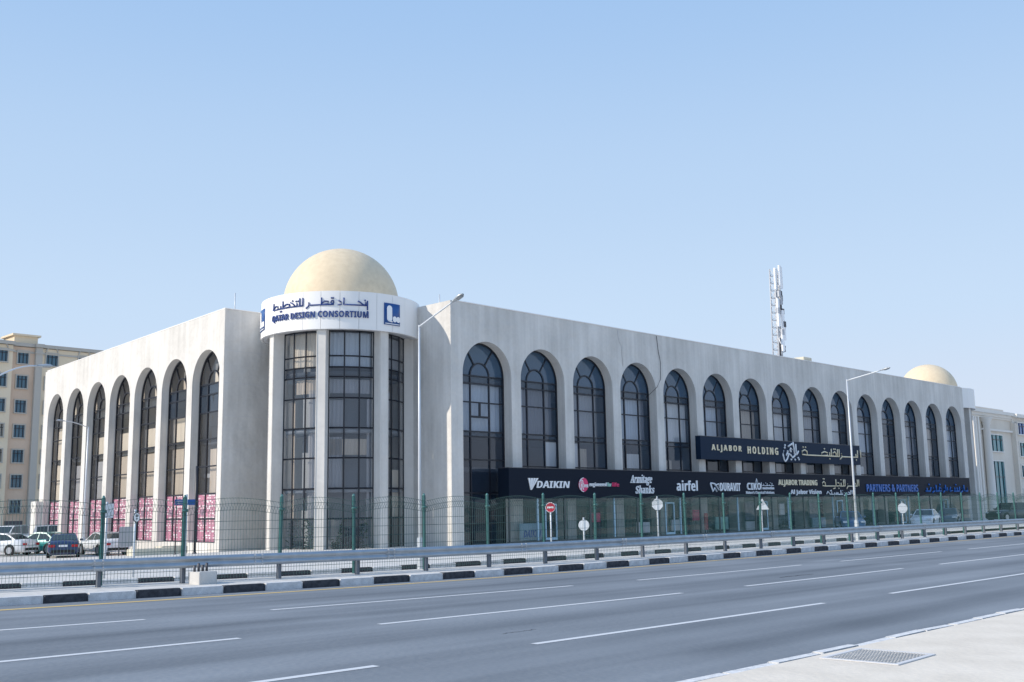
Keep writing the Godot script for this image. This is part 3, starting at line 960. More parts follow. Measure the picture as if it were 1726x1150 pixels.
func signs() -> void:
	# the lower board along the shops and the upper board across five arches
	var zb := AZ + 0.92
	var front := func(x: float, y: float, d: float) -> Vector3:
		return Vector3(x, y, zb + 0.003 + d)
	var t := thing("long_shop_sign", "long black sign board running above the shop windows with many shop names", "sign board")
	var s := new_st()
	bbox(44.18, 2.62, AZ + 0.01, 112.1, 4.42, zb, s)
	part("board", s, M.sign_black, t)
	s = new_st()
	bbox(44.14, 4.42, AZ + 0.01, 112.14, 4.46, zb + 0.03, s)
	part("top_edge", s, M.metal_dark, t)
	s = new_st()
	for k in 4:
		var a := 45.78 + k * 0.24
		var bq := a + 0.17
		var m := func(x: float) -> float: return lerpf(x, 46.0, 0.9)
		hexa(s, [front.call(m.call(a), 3.14, 0), front.call(m.call(bq), 3.14, 0), front.call(bq, 3.84, 0), front.call(a, 3.84, 0), front.call(m.call(a), 3.14, 0.05), front.call(m.call(bq), 3.14, 0.05), front.call(bq, 3.84, 0.05), front.call(a, 3.84, 0.05)])
	part("triangle_mark", s, M.white, t)
	letters("lettering", "DAIKIN", [46.5, 3.26, 49.4, 3.68], M.white, t, front, true, false, 0.22)
	s = new_st()
	disc(s, Vector3(50.8, 3.46, zb + 0.03), 0.44, 0.05, 32)
	part("round_mark", s, M.pink, t)
	s = new_st(true)
	tube(s, arc3(Vector3(50.8, 3.46, zb + 0.06), 0.43, PI * 0.5, PI * 1.5, 16), 0.028, 6)
	part("round_mark_edge", s, M.white, t)
	var front2 := func(x: float, y: float, d: float) -> Vector3:
		return Vector3(x, y, zb + 0.058 + d)
	letters("lettering", "R", [50.46, 3.16, 50.78, 3.78], M.white, t, front2, false, true, 0.0, 0.03)
	letters("lettering", "heem", [50.76, 3.30, 51.22, 3.56], M.white, t, front2, true, true, 0.0, 0.03)
	letters("lettering", "engineered", [51.36, 3.30, 53.08, 3.62], M.white, t, front)
	letters("lettering", "for", [53.16, 3.36, 53.56, 3.62], M.mint, t, front)
	letters("lettering", "life", [53.66, 3.36, 54.34, 3.62], M.pink, t, front)
	letters("lettering", "Armitage", [55.5, 3.44, 57.8, 4.16], M.white, t, front, true, true, 0.25)
	letters("lettering", "Shanks", [56.05, 2.90, 58.05, 3.44], M.white, t, front, true, true, 0.22)
	letters("lettering", "airfel", [60.7, 3.08, 63.2, 3.82], M.white, t, front)
	s = new_st(true)
	tube(s, [front.call(64.85, 3.66, 0.02), front.call(65.1, 3.05, 0.02), front.call(65.35, 3.3, 0.02), front.call(65.6, 3.05, 0.02)], 0.07, 6)
	tube(s, [front.call(64.85, 3.66, 0.02), front.call(65.4, 3.6, 0.02), front.call(65.9, 3.15, 0.02)], 0.06, 6)
	tube(s, [front.call(65.4, 3.5, 0.02), front.call(65.9, 3.6, 0.02), front.call(66.0, 3.3, 0.02)], 0.05, 6)
	part("bird_mark", s, M.white, t)
	letters("lettering", "DURAVIT", [66.05, 3.08, 68.74, 3.68], M.white, t, front)
	letters("lettering", "CIKO", [69.67, 3.17, 71.6, 3.70], M.white, t, front)
	s = new_st(true)
	tube(s, [front.call(70.95, 3.72, 0.02), front.call(71.05, 4.0, 0.02), front.call(71.2, 3.72, 0.02)], 0.045, 6)
	tube(s, [front.call(71.72, 3.2, 0.02), front.call(71.72, 3.75, 0.02)], 0.03, 6)
	part("flame_mark", s, M.white, t)
	strokes("lettering", [[0.0, 0.1, 0.3, 0.0, 0.5, 0.1, 0.75, 0.0, 1.0, 0.1], [0.1, 0.6, 0.14, 0.0], [0.42, 0.8, 0.42, 0.0], [0.62, 0.4, 0.62, 0.0], [0.85, 0.9, 0.85, 0.0], [0.3, 0.9], [0.7, 0.95]], [71.85, 3.48, 73.5, 3.72], 0.03, M.white, t, front)
	letters("lettering", "construction", [71.85, 3.20, 73.5, 3.42], M.white, t, front)
	letters("lettering", "Nature's Chemical Solutions", [69.5, 2.86, 73.5, 3.08], M.white, t, front, false)
	letters("lettering", "ALJABOR TRADING", [74.2, 3.42, 80.3, 3.98], M.gold2, t, front, true)
	strokes("lettering", AR2, [81.2, 3.50, 87.6, 4.08], 0.05, M.gold2, t, front)
	letters("lettering", "Al Jabor Vision", [76.0, 2.74, 80.9, 3.20], M.white, t, front)
	strokes("lettering", AR3, [81.8, 2.80, 86.3, 3.16], 0.05, M.white, t, front)
	letters("lettering", "PARTNERS & PARTNERS", [89.0, 3.02, 99.5, 3.70], M.blue_sign, t, front, true)
	strokes("lettering", AR4, [101.2, 3.08, 111.3, 3.70], 0.085, M.blue_sign, t, front)
	var u := thing("upper_shop_sign", "dark blue upper sign board with gold letters fixed across five arches", "sign board")
	var zu := AZ + 0.45
	var up := func(x: float, y: float, d: float) -> Vector3:
		return Vector3(x, y, zu + 0.003 + d)
	s = new_st()
	bbox(64.53, 5.40, AZ + 0.01, 89.2, 7.08, zu, s)
	part("board", s, M.sign_navy, u)
	s = new_st()
	bbox(64.5, 7.08, AZ + 0.01, 89.23, 7.12, zu + 0.02, s)
	part("top_edge", s, M.metal_dark, u)
	letters("lettering", "ALJABOR", [65.9, 5.96, 69.9, 6.52], M.gold2, u, up, true, false, 0.0, 0.06, 14)
	letters("lettering", "HOLDING", [70.75, 5.96, 75.2, 6.52], M.gold2, u, up, true, false, 0.0, 0.06, 14)
	strokes("emblem", [[0.05, 0.1, 0.0, 0.35, 0.06, 0.55], [0.05, 0.1, 0.12, 0.0, 0.25, 0.12, 0.38, 0.4, 0.5, 0.32, 0.6, 0.2, 0.75, 0.3, 0.8, 0.4], [0.68, 1.0, 0.72, 0.7, 0.74, 0.3], [0.85, 0.9, 0.85, 0.35], [0.35, 0.75, 0.6, 0.9, 0.66, 0.85], [0.45, 0.55, 0.5, 0.68, 0.6, 0.6, 0.52, 0.5, 0.45, 0.55], [0.85, 0.35, 0.95, 0.45, 1.0, 0.55], [0.15, 0.8], [0.12, 0.68], [0.3, 0.5], [0.5, 0.1], [0.75, 0.1], [0.95, 0.2], [1.0, 0.12], [0.2, 0.3, 0.3, 0.45]], [75.95, 5.46, 78.4, 7.08], 0.075, M.white, u, up)
	strokes("lettering", AR1, [79.0, 6.06, 88.85, 6.66], 0.06, M.gold2, u, up)

func arc3(c: Vector3, r: float, a0: float, a1: float, n: int) -> Array:
	var o := []
	for i in n + 1:
		var t := lerpf(a0, a1, float(i) / n)
		o.append(c + Vector3(cos(t), sin(t), 0) * r)
	return o

const AR1 := [[0.085, 0.0, 0.0, 0.05, 0.0, 0.5, 0.045, 0.72, 0.08, 0.5, 0.085, 0.0, 0.2, 0.0, 0.35, 0.0, 0.5, 0.0], [0.02, 1.05], [0.06, 1.05], [0.33, 0.0, 0.33, 0.4, 0.38, 0.6, 0.43, 0.45, 0.43, 0.1, 0.36, 0.02], [0.38, 0.98], [0.47, 0.0, 0.47, 0.55], [0.465, -0.4], [0.5, 0.0, 0.5, 1.05], [0.5, 0.0, 0.58, 0.0, 0.64, 0.0], [0.53, 0.1, 0.53, 0.5, 0.56, 0.65, 0.585, 0.4, 0.58, 0.05], [0.545, 1.0], [0.57, 1.0], [0.61, 0.0, 0.61, 1.05], [0.64, 0.0, 0.64, 1.05], [0.68, 0.5, 0.69, 0.0, 0.65, -0.4], [0.69, 0.0, 0.8, 0.0, 0.98, 0.0], [0.95, 0.0, 0.95, 0.5], [0.95, -0.4], [0.98, 0.0, 0.985, 1.05], [1.04, 0.0, 1.04, 1.1]]
const AR2 := [[0.08, 0.0, 0.0, 0.05, 0.0, 0.45, 0.04, 0.65, 0.07, 0.45, 0.08, 0.0, 0.2, 0.0, 0.36, 0.0], [0.02, 1.0], [0.05, 1.0], [0.36, 0.0, 0.36, 1.0], [0.33, 0.0, 0.33, -0.3, 0.28, -0.4], [0.4, 0.5, 0.44, 0.45, 0.47, 0.05, 0.38, 0.0], [0.43, -0.35], [0.5, 0.0, 0.5, 0.5], [0.5, 0.9], [0.47, 0.0, 0.6, 0.0], [0.57, 0.0, 0.57, 1.0], [0.61, 0.0, 0.61, 1.0], [0.68, 0.4, 0.69, 0.0, 0.65, -0.4], [0.69, 0.0, 0.8, 0.0, 0.95, 0.0], [0.85, 0.5, 0.9, 0.4, 0.93, 0.05], [0.96, 0.0, 0.96, 1.0], [1.0, 0.0, 1.0, 1.0], [0.88, -0.35]]
const AR3 := [[0.0, 0.1, 0.05, 0.7, 0.12, 0.1, 0.2, 0.0, 0.3, 0.0], [0.2, 0.0, 0.18, 1.0, 0.14, 0.8], [0.3, 0.4, 0.32, 0.0, 0.28, -0.4], [0.34, 0.0, 0.5, 0.0], [0.38, 0.0, 0.38, 0.5], [0.43, 0.0, 0.43, 0.5], [0.55, 0.0, 0.55, 1.0], [0.5, 0.0, 0.62, 0.0, 0.62, 1.0], [0.7, 0.4, 0.72, 0.0, 0.66, -0.4], [0.72, 0.0, 0.92, 0.0], [0.78, 0.0, 0.78, 0.45], [0.84, 0.55, 0.9, 0.3, 0.92, 0.0], [0.94, 0.0, 0.94, 1.0], [1.0, 0.0, 1.0, 1.0]]
const AR4 := [[0.0, 0.0, 0.1, 0.0, 0.12, 0.6], [0.03, 0.0, 0.03, 0.5], [0.08, 1.0], [0.17, 0.5, 0.19, 0.0, 0.15, -0.2], [0.22, 0.0, 0.36, 0.0], [0.24, 0.0, 0.24, 1.0], [0.3, 0.0, 0.32, 0.6, 0.36, 0.3], [0.33, 1.0], [0.42, 0.5, 0.43, 0.0, 0.4, -0.2], [0.46, 0.0, 0.46, 1.0], [0.5, 0.0, 0.5, 0.6], [0.56, 0.1, 0.58, 0.6, 0.62, 0.1, 0.56, 0.0], [0.66, 0.0, 0.8, 0.0], [0.68, 0.0, 0.68, 0.6], [0.74, 0.0, 0.74, 0.6], [0.79, 0.0, 0.8, 0.7], [0.71, 1.0], [0.86, 0.5, 0.87, 0.0, 0.83, -0.2], [0.91, 0.0, 0.91, 1.0], [0.94, 0.0, 1.0, 0.0, 1.0, 0.6]]

func shop_goods() -> void:
	# posters, boards and furniture standing behind the shop glass
	var zz := AZ + 0.45
	for g in [[45.5, 0.15, 47.5, 1.15, "sky_blue", "pale blue poster with dark blue lettering at the foot of a shop window", "poster"],
		[52.15, 1.1, 52.9, 1.7, "pink", "round red and pink poster half hidden by a fence post", "poster"], [56.7, 0.3, 58.1, 1.0, "white", "white low display box behind the glass right of the pink poster", "display box"],
		[60.6, 0.35, 61.7, 1.1, "white", "white display box below the four letter shop name", "display box"], [63.2, 1.0, 64.2, 1.75, "pink", "red price board with pale square standing inside the shop", "board"],
		[64.6, 0.3, 65.0, 1.5, "red", "narrow red banner standing inside the shop glass", "banner"], [66.0, 0.3, 67.6, 1.2, "mint", "pale green counter behind the shop glass", "counter"],
		[70.0, 0.9, 71.6, 2.3, "g_lilac", "tall greyish picture panel inside the middle shop", "panel"], [70.0, 0.15, 71.2, 0.8, "white", "white bin with a slanted front inside the middle shop", "bin"],
		[75.0, 1.2, 75.7, 2.1, "white", "small white wall panel inside the shop with gold name", "panel"], [79.6, 0.9, 81.2, 2.4, "g_lilac", "grey picture panel left of the lamp post inside the shop", "panel"], [80.0, 0.1, 82.2, 0.9, "sky_blue", "pale blue counter left of the lamp post", "counter"],
		[85.0, 0.9, 86.9, 2.4, "g_mist", "pale photograph panel right of the blue counter", "panel"], [90.2, 1.4, 91.9, 2.45, "cream", "cream blind lowered behind the glass beside the lamp post", "blind"], [96.0, 0.8, 98.6, 2.45, "cream", "cream curtain behind the glass under the blue letters", "curtain"]]:
		var t := thing(g[6].replace(" ", "_"), g[5], g[6], Vector3((g[0] + g[2]) / 2.0, 0.03, zz))
		var s := new_st()
		var w: float = g[2] - g[0]
		soft_box(s, Vector3(0, (g[1] + g[3]) / 2.0 - 0.03, 0), Vector3(w, g[3] - g[1], 0.12), 0.015)
		part("face", s, M[g[4]], t)
		if g[1] > 0.2:
			s = new_st()
			for e in [-1, 1]:
				bbox(e * (w / 2 - 0.06) - 0.025, 0, -0.03, e * (w / 2 - 0.06) + 0.025, g[1] - 0.03, 0.03, s)
			part("stand", s, M.metal_dark, t)
		if g[0] == 45.5:
			letters("lettering", "DAIKIN", [-0.75, 0.3, 0.7, 0.72], M.blue_sign, t, func(x: float, y: float, d: float) -> Vector3: return Vector3(x, y, 0.062 + d), true, false, 0.22, 0.02)

# ------------------------------------------------------------------ street
func street() -> void:
	var s := new_st()
	quad(s, Vector3(-3000, -2.2, 3000), Vector3(-3000, -2.2, -3000), Vector3(3000, -2.2, -3000), Vector3(3000, -2.2, 3000))
	struct("ground", s, M.sand)
	var X := xs(-70, 30, 1.5) + xs(30, 420, 15).slice(1)
	s = new_st()
	ribbon(s, [[0.0, -7.0], [0.0, -11.0], [0.0, -14.85], [0.0, -18.5], [0.0, -22.75], [0.0, -23.4]], X, 1.0 / 22.0)
	struct("main_road", s, M.asphalt)
	# lane markings: each dash its own piece
	var lm := Node3D.new()
	lm.name = "lane_markings"
	lm.set_meta("kind", "structure")
	add_child(lm)
	for l in [[-11.0, 11.7, 11.27, 8.45], [-14.85, 12.1, 11.3, 8.6], [-18.5, 12.6, 11.2, 8.5]]:
		for k in range(-3, 22):
			var a: float = l[1] + l[2] * k
			var d := new_st()
			ribbon(d, [[0.004, l[0] + 0.07], [0.004, l[0] - 0.07]], xs(a + rng.randf_range(-0.15, 0.15), a + l[3], 1.5))
			part("dash", d, M.road_white, lm)
	s = new_st()
	ribbon(s, [[0.004, -22.68], [0.004, -22.82]], X)
	part("edge_line", s, M.road_yellow, lm)
	# repairs in the asphalt
	var rp := Node3D.new()
	rp.name = "road_patches"
	rp.set_meta("kind", "structure")
	add_child(rp)
	for q in [[26.5, -15.9, 1.8, 0.06, 0.02], [12.4, -12.6, 0.8, 0.025, 0.0]]:
		var d := new_st()
		var px := []
		var e: float = q[3]
		var prev := 0.0
		for i in 13:
			var x: float = q[0] + q[2] * i / 12.0
			var zc: float = q[1] + q[4] * (x - q[0]) + rng.randf_range(-0.03, 0.03)
			px.append([Vector3(x, 0.005, zc + e / 2 * rng.randf_range(0.4, 1.2)), Vector3(x, 0.005, zc - e / 2 * rng.randf_range(0.4, 1.2))])
		for i in 12:
			quad(d, px[i][0], px[i][1], px[i + 1][1], px[i + 1][0])
		part("tar_seam", d, M.kerb_black if e < 0.2 else M.median, rp)
	# near pavement with its kerb stones
	s = new_st()
	ribbon(s, [[0.15, 60.0], [0.15, -6.86]], X)
	struct("pavement", s, M.pave)
	var kb := Node3D.new()
	kb.name = "pavement_kerb"
	kb.set_meta("kind", "structure")
	add_child(kb)
	rng.seed = 3
	var x := -12.0
	while x < 70.0:
		var d := new_st()
		var ln := 1.0 + rng.randf_range(-0.02, 0.05)
		soft_box(d, Vector3(x + ln / 2, 0.04 + rng.randf_range(-0.008, 0.006), -6.96 + rng.randf_range(-0.03, 0.03)), Vector3(ln - 0.02, 0.22, 0.18), 0.02, Basis.from_euler(Vector3(rng.randf_range(-0.03, 0.03), rng.randf_range(-0.025, 0.025), rng.randf_range(-0.012, 0.012))))
		part("kerb_stone", d, M.kerb_white, kb)
		x += ln
	s = new_st()
	ribbon(s, [[0.15, -6.9], [-0.3, -6.9]], xs(70, 420, 25))
	part("far_kerb_face", s, M.kerb_white, kb)
	# median: painted kerb, paving, far side
	s = new_st()
	ribbon(s, [[0.15, -23.55], [0.15, -26.1], [-0.05, -26.12]], X)
	struct("median", s, M.median)
	painted_kerb("median_kerb", -23.42, 0.0, 0.19, [10.22, 11.18, 12.27, 13.34, 14.40, 15.50, 16.55, 17.63, 18.70], 62)
	s = new_st()
	ribbon(s, [[-0.05, -26.0], [-0.03, -28.75]], X)
	struct("sand_strip", s, M.sand)
	painted_kerb("service_kerb", -28.75, -0.05, 0.15, [13.0, 13.9, 15.0, 16.0, 17.1, 18.2, 19.2, 20.3, 21.4], 50)
	# forecourt up to and beside the building, falling away behind
	s = new_st()
	var zs := []
	for k in range(0, 45):
		zs.append(-28.8 - k * k * 0.085 - k * 0.35)
	ribbon(s, [[0.12, -28.8], [0.0, -34.0]], xs(-70, 30, 4) + xs(30, 420, 30).slice(1))
	struct("service_road", s, M.forecourt)
	s = new_st()
	var fx := xs(-70, 420, 20)
	var zz := [-30.0]
	while zz[zz.size() - 1] > -200.0:
		zz.append(zz[zz.size() - 1] - 3.0)
	for i in fx.size() - 1:
		for k in zz.size() - 1:
			var ya := ground_y(zz[k]) - 0.01
			var yb := ground_y(zz[k + 1]) - 0.01
			quad(s, Vector3(fx[i], ya, zz[k]), Vector3(fx[i], yb, zz[k + 1]), Vector3(fx[i + 1], yb, zz[k + 1]), Vector3(fx[i + 1], ya, zz[k]))
	struct("forecourt", s, M.forecourt)
	# drain grate in the near pavement
	var t := thing("drain_grate", "square grey metal grate set in the near pavement by the kerb", "grate", Vector3(12.55, 0.152, -6.22), 0.03)
	s = new_st()
	for e in [-1, 1]:
		bbox(-0.55, 0, e * 0.46 - 0.03, 0.55, 0.012, e * 0.46 + 0.03, s)
		bbox(e * 0.52 - 0.03, 0.0005, -0.43, e * 0.52 + 0.03, 0.0115, 0.43, s)
	part("frame", s, M.soffit, t)
	s = new_st()
	bbox(-0.48, -0.02, -0.42, 0.48, 0.001, 0.42, s)
	part("pit", s, M.metal_dark, t)
	for i in 22:
		s = new_st()
		bbox(-0.49, 0.0015, -0.006, 0.49, 0.009, 0.006, s)
		part("bar", s, M.median, t, Vector3(0, 0, -0.41 + i * 0.039))
	for i in 9:
		s = new_st()
		bbox(-0.005, 0.002, -0.43, 0.005, 0.008, 0.43, s)
		part("cross_bar", s, M.median, t, Vector3(-0.44 + i * 0.11, 0, 0))

func painted_kerb(called: String, z: float, y0: float, y1: float, edges: Array, count: int) -> void:
	var kb := Node3D.new()
	kb.name = called
	kb.set_meta("kind", "structure")
	add_child(kb)
	var e := []
	var x: float = edges[0]
	for k in 14:
		e.push_front(x - 1.06 * (k + 1))
	e.append_array(edges)
	while e.size() < count + 14:
		e.append(e[e.size() - 1] + 1.16)
	for i in e.size() - 1:
		var d := new_st()
		var a := Vector3(e[i] + 0.006, 0, rz(e[i], z))
		var b := Vector3(e[i + 1] - 0.006, 0, rz(e[i + 1], z))
		var dir := (b - a).normalized()
		soft_box(d, (a + b) / 2 + Vector3(0, (y0 + y1) / 2 - 0.02 + rng.randf_range(-0.006, 0.004), 0), Vector3(a.distance_to(b), y1 - y0 + 0.04, 0.26), 0.025, Basis(dir, Vector3.UP, dir.cross(Vector3.UP)))
		part("kerb_block", d, M.kerb_black if i % 2 == 0 else M.kerb_white, kb)

func guardrail() -> void:
	var t := thing("guardrail", "galvanised steel crash barrier with two ridges along the median", "guardrail")
	# corrugated section: [y, z offset]
	var pr := [[0.885, 0.0], [0.872, 0.045], [0.825, 0.085], [0.795, 0.085], [0.74, 0.01], [0.71, 0.01], [0.655, 0.085], [0.625, 0.085], [0.578, 0.045], [0.565, 0.0]]
	var edges := [-60.0, -40.0, -25.0, -12.0, -2.0, 4.0, 8.35, 12.35]
	var x := 12.35
	while x < 330.0:
		x += 4.1 if x < 18.0 else 5.15 if x < 120.0 else 30.0
		edges.append(x)
	for i in edges.size() - 1:
		var s := new_st(true)
		var zo := -24.93 + (0.006 if i % 2 else 0.0)
		var X := xs(edges[i] - 0.15, edges[i + 1] + 0.15, 1.3)
		for j in X.size() - 1:
			for k in pr.size() - 1:
				var A := Vector3(X[j], pr[k][0], rz(X[j], zo) + pr[k][1])
				var B := Vector3(X[j], pr[k + 1][0], rz(X[j], zo) + pr[k + 1][1])
				var C := Vector3(X[j + 1], pr[k + 1][0], rz(X[j + 1], zo) + pr[k + 1][1])
				var D := Vector3(X[j + 1], pr[k][0], rz(X[j + 1], zo) + pr[k][1])
				quad(s, A, D, C, B)
				var o := Vector3(0, 0, -0.012)
				quad(s, A + o, B + o, C + o, D + o)
		part("beam", s, M.rail, t)
		if edges[i] > 0.0 and edges[i] < 60.0:
			for yy in [0.845, 0.775, 0.675, 0.605]:
				for dx in [-0.1, 0.1]:
					s = new_st()
					disc(s, Vector3(edges[i] + dx, yy, rz(edges[i] + dx, -24.93) + 0.075), 0.022, 0.04, 6)
					part("bolt", s, M.bolt, t)
	var px := [4.5, 7.2, 9.9, 12.46, 14.53, 17.16, 19.56, 21.92, 24.37, 26.86, 29.5, 32.16, 34.94]
	while px[px.size() - 1] < 160.0:
		px.append(px[px.size() - 1] + 2.75)
	for p in px:
		var s := new_st()
		var c := Vector3(p, 0, rz(p, -25.05))
		soft_box(s, Vector3(0, 0.46, 0), Vector3(0.11, 0.66, 0.12), 0.012)
		bbox(-0.06, 0.60, 0.05, 0.06, 0.82, 0.12, s)
		part("post", s, M.rail_post, t, c)

func fence() -> void:
	var t := thing("mesh_fence", "tall green welded mesh fence with scalloped top behind the crash barrier", "fence")
	var px := [3.6, 6.4, 9.4, 11.4 + 1.41, 14.87, 17.6, 19.95, 22.44, 25.0, 27.59, 30.33, 33.13, 36.06, 38.84, 41.69, 44.35, 47.06, 49.9, 52.83, 55.45, 58.34, 61.19, 64.07]
	while px[px.size() - 1] < 150.0:
		px.append(px[px.size() - 1] + 2.85)
	rng.seed = 8
	for p in px:
		var s := new_st(true)
		var c := Vector3(p, 0.12, rz(p, -25.8))
		s = new_st()
		soft_box(s, Vector3(0, 1.18, 0), Vector3(0.10, 2.36, 0.08), 0.014)
		var post := part("post", s, M.fence, t, c)
		post.rotation = Vector3(rng.randf_range(-0.012, 0.012), 0, rng.randf_range(-0.02, 0.02))
		s = new_st(true)
		tube(s, [Vector3(0, 2.36, 0), Vector3(0, 2.40, 0), Vector3(0, 2.44, 0)], 0.06, 8, 0.02)
		part("finial", s, M.fence, post)
		for cy in [2.0, 0.5]:
			s = new_st(true)
			tube(s, [Vector3(-0.08, cy, 0.03), Vector3(0.08, cy, 0.03)], 0.045, 6)
			part("clamp", s, M.fence, post)
	for i in px.size() - 1:
		var a := Vector3(px[i], 0, rz(px[i], -25.8))
		var b := Vector3(px[i + 1], 0, rz(px[i + 1], -25.8))
		var s := new_st()
		var n := int(a.distance_to(b) / 0.085)
		var wd := 0.0056 if px[i] < 34.0 else 0.0047
		var dir := (b - a).normalized()
		var out := dir.cross(Vector3.UP)
		var tops := []
		for k in n + 1:
			var u := float(k) / n
			var p := a.lerp(b, u) + out * 0.06
			var top := 2.33 + 0.15 * sin(PI * u)
			wire(s, p + Vector3(0, 0.2, 0), p + Vector3(0, top - 0.36, 0), wd)
			# the folded top: wires lean out, then back
			wire(s, p + Vector3(0, top - 0.36, 0), p + Vector3(0, top - 0.18, 0) + out * 0.12 + dir * 0.035, wd)
			wire(s, p + Vector3(0, top - 0.18, 0) + out * 0.12 + dir * 0.035, p + Vector3(0, top, 0), wd)
			wire(s, p + Vector3(0, top - 0.36, 0) + dir * 0.04, p + Vector3(0, top - 0.16, 0) - dir * 0.04, wd * 0.8)
			tops.append(top)
		for y in [0.25, 0.45, 0.72, 1.0, 1.28, 1.56, 1.8]:
			wire(s, a + out * 0.066 + Vector3(0, y, 0), b + out * 0.066 + Vector3(0, y, 0), wd * 1.3)
		for k in n:
			var u0 := float(k) / n
			var u1 := float(k + 1) / n
			for o in [0.02, 0.18, 0.36]:
				var lean := out * (0.12 if o == 0.18 else 0.0)
				wire(s, a.lerp(b, u0) + out * 0.068 + lean + Vector3(0, tops[k] - o, 0), a.lerp(b, u1) + out * 0.068 + lean + Vector3(0, tops[k + 1] - o, 0), wd * 1.2)
		var w := part("wire_panel", s, M.wire, t)
		w.set_meta("kind", "stuff")

func wire(s: SurfaceTool, a: Vector3, b: Vector3, r: float) -> void:   # a thin rod of three sides
	var d := (b - a).normalized()
	var u := d.cross(Vector3(0.3, 0.2, 0.9)).normalized() * r
	var v := d.cross(u).normalized() * r
	var p := [u, -0.5 * u + 0.87 * v, -0.5 * u - 0.87 * v]
	for k in 3:
		var j := (k + 1) % 3
		quad(s, a + p[k], b + p[k], b + p[j], a + p[j])

func lamp_post(label: String, at: Vector3, h: float, arm: Vector3, r := 0.085, curved := false) -> void:
	var t := thing("street_lamp", label, "street lamp", at, 0.0, "street lamps")
	var s := new_st(true)
	tube(s, [Vector3(0, 0, 0), Vector3(0, h * 0.5, 0), Vector3(0, h, 0)], r, 10, r * 0.55)
	part("pole", s, M.pole, t)
	s = new_st()
	soft_box(s, Vector3(0, 0.55, 0), Vector3(r * 2.6, 1.1, r * 2.6), 0.02)
	part("base", s, M.pole, t)
	s = new_st(true)
	var pts := []
	for i in 9:
		var u := i / 8.0
		var y := arm.y * (sin(u * PI / 2) if curved else u)
		pts.append(Vector3(arm.x * u, h - 0.06 + y, arm.z * u))
	tube(s, pts, 0.032, 8, 0.026)
	part("arm", s, M.pole, t)
	var d := arm.normalized() if not curved else Vector3(arm.x, arm.y * 0.15, arm.z).normalized()
	var side := d.cross(Vector3.UP).normalized()
	var up := side.cross(d).normalized()
	var c: Vector3 = pts[8] + d * 0.28
	s = new_st(true)
	var rings := []
	for q in [[-0.28, 0.035, 0.035], [-0.16, 0.075, 0.055], [0.06, 0.115, 0.08], [0.2, 0.11, 0.07], [0.29, 0.05, 0.03]]:
		var ring := []
		for k in 12:
			var a := TAU * k / 12
			ring.append(c + d * q[0] + side * cos(a) * q[1] + up * maxf(sin(a), -0.45) * q[2])
		rings.append(ring)
	for i in 4:
		for k in 12:
			var j := (k + 1) % 12
			quad(s, rings[i][k], rings[i + 1][k], rings[i + 1][j], rings[i][j])
	for k in range(1, 11):
		tri(s, rings[4][0], rings[4][k], rings[4][k + 1])
		tri(s, rings[0][0], rings[0][k + 1], rings[0][k])
	part("head", s, M.lamp_head, t)
	s = new_st()
	box(s, c + d * 0.08 - up * 0.04, Vector3(0.15, 0.03, 0.26), Basis(side, up, d))
	part("glass_cover", s, M.lamp_glass, t)

func sign_post(called: String, label: String, at: Vector3, h: float, turn := 0.0) -> Node3D:
	var t := thing(called, label, "road sign", at, turn)
	var s := new_st(true)
	tube(s, [Vector3.ZERO, Vector3(0, h, 0)], 0.035, 8)
	part("pole", s, M.pole, t)
	return t

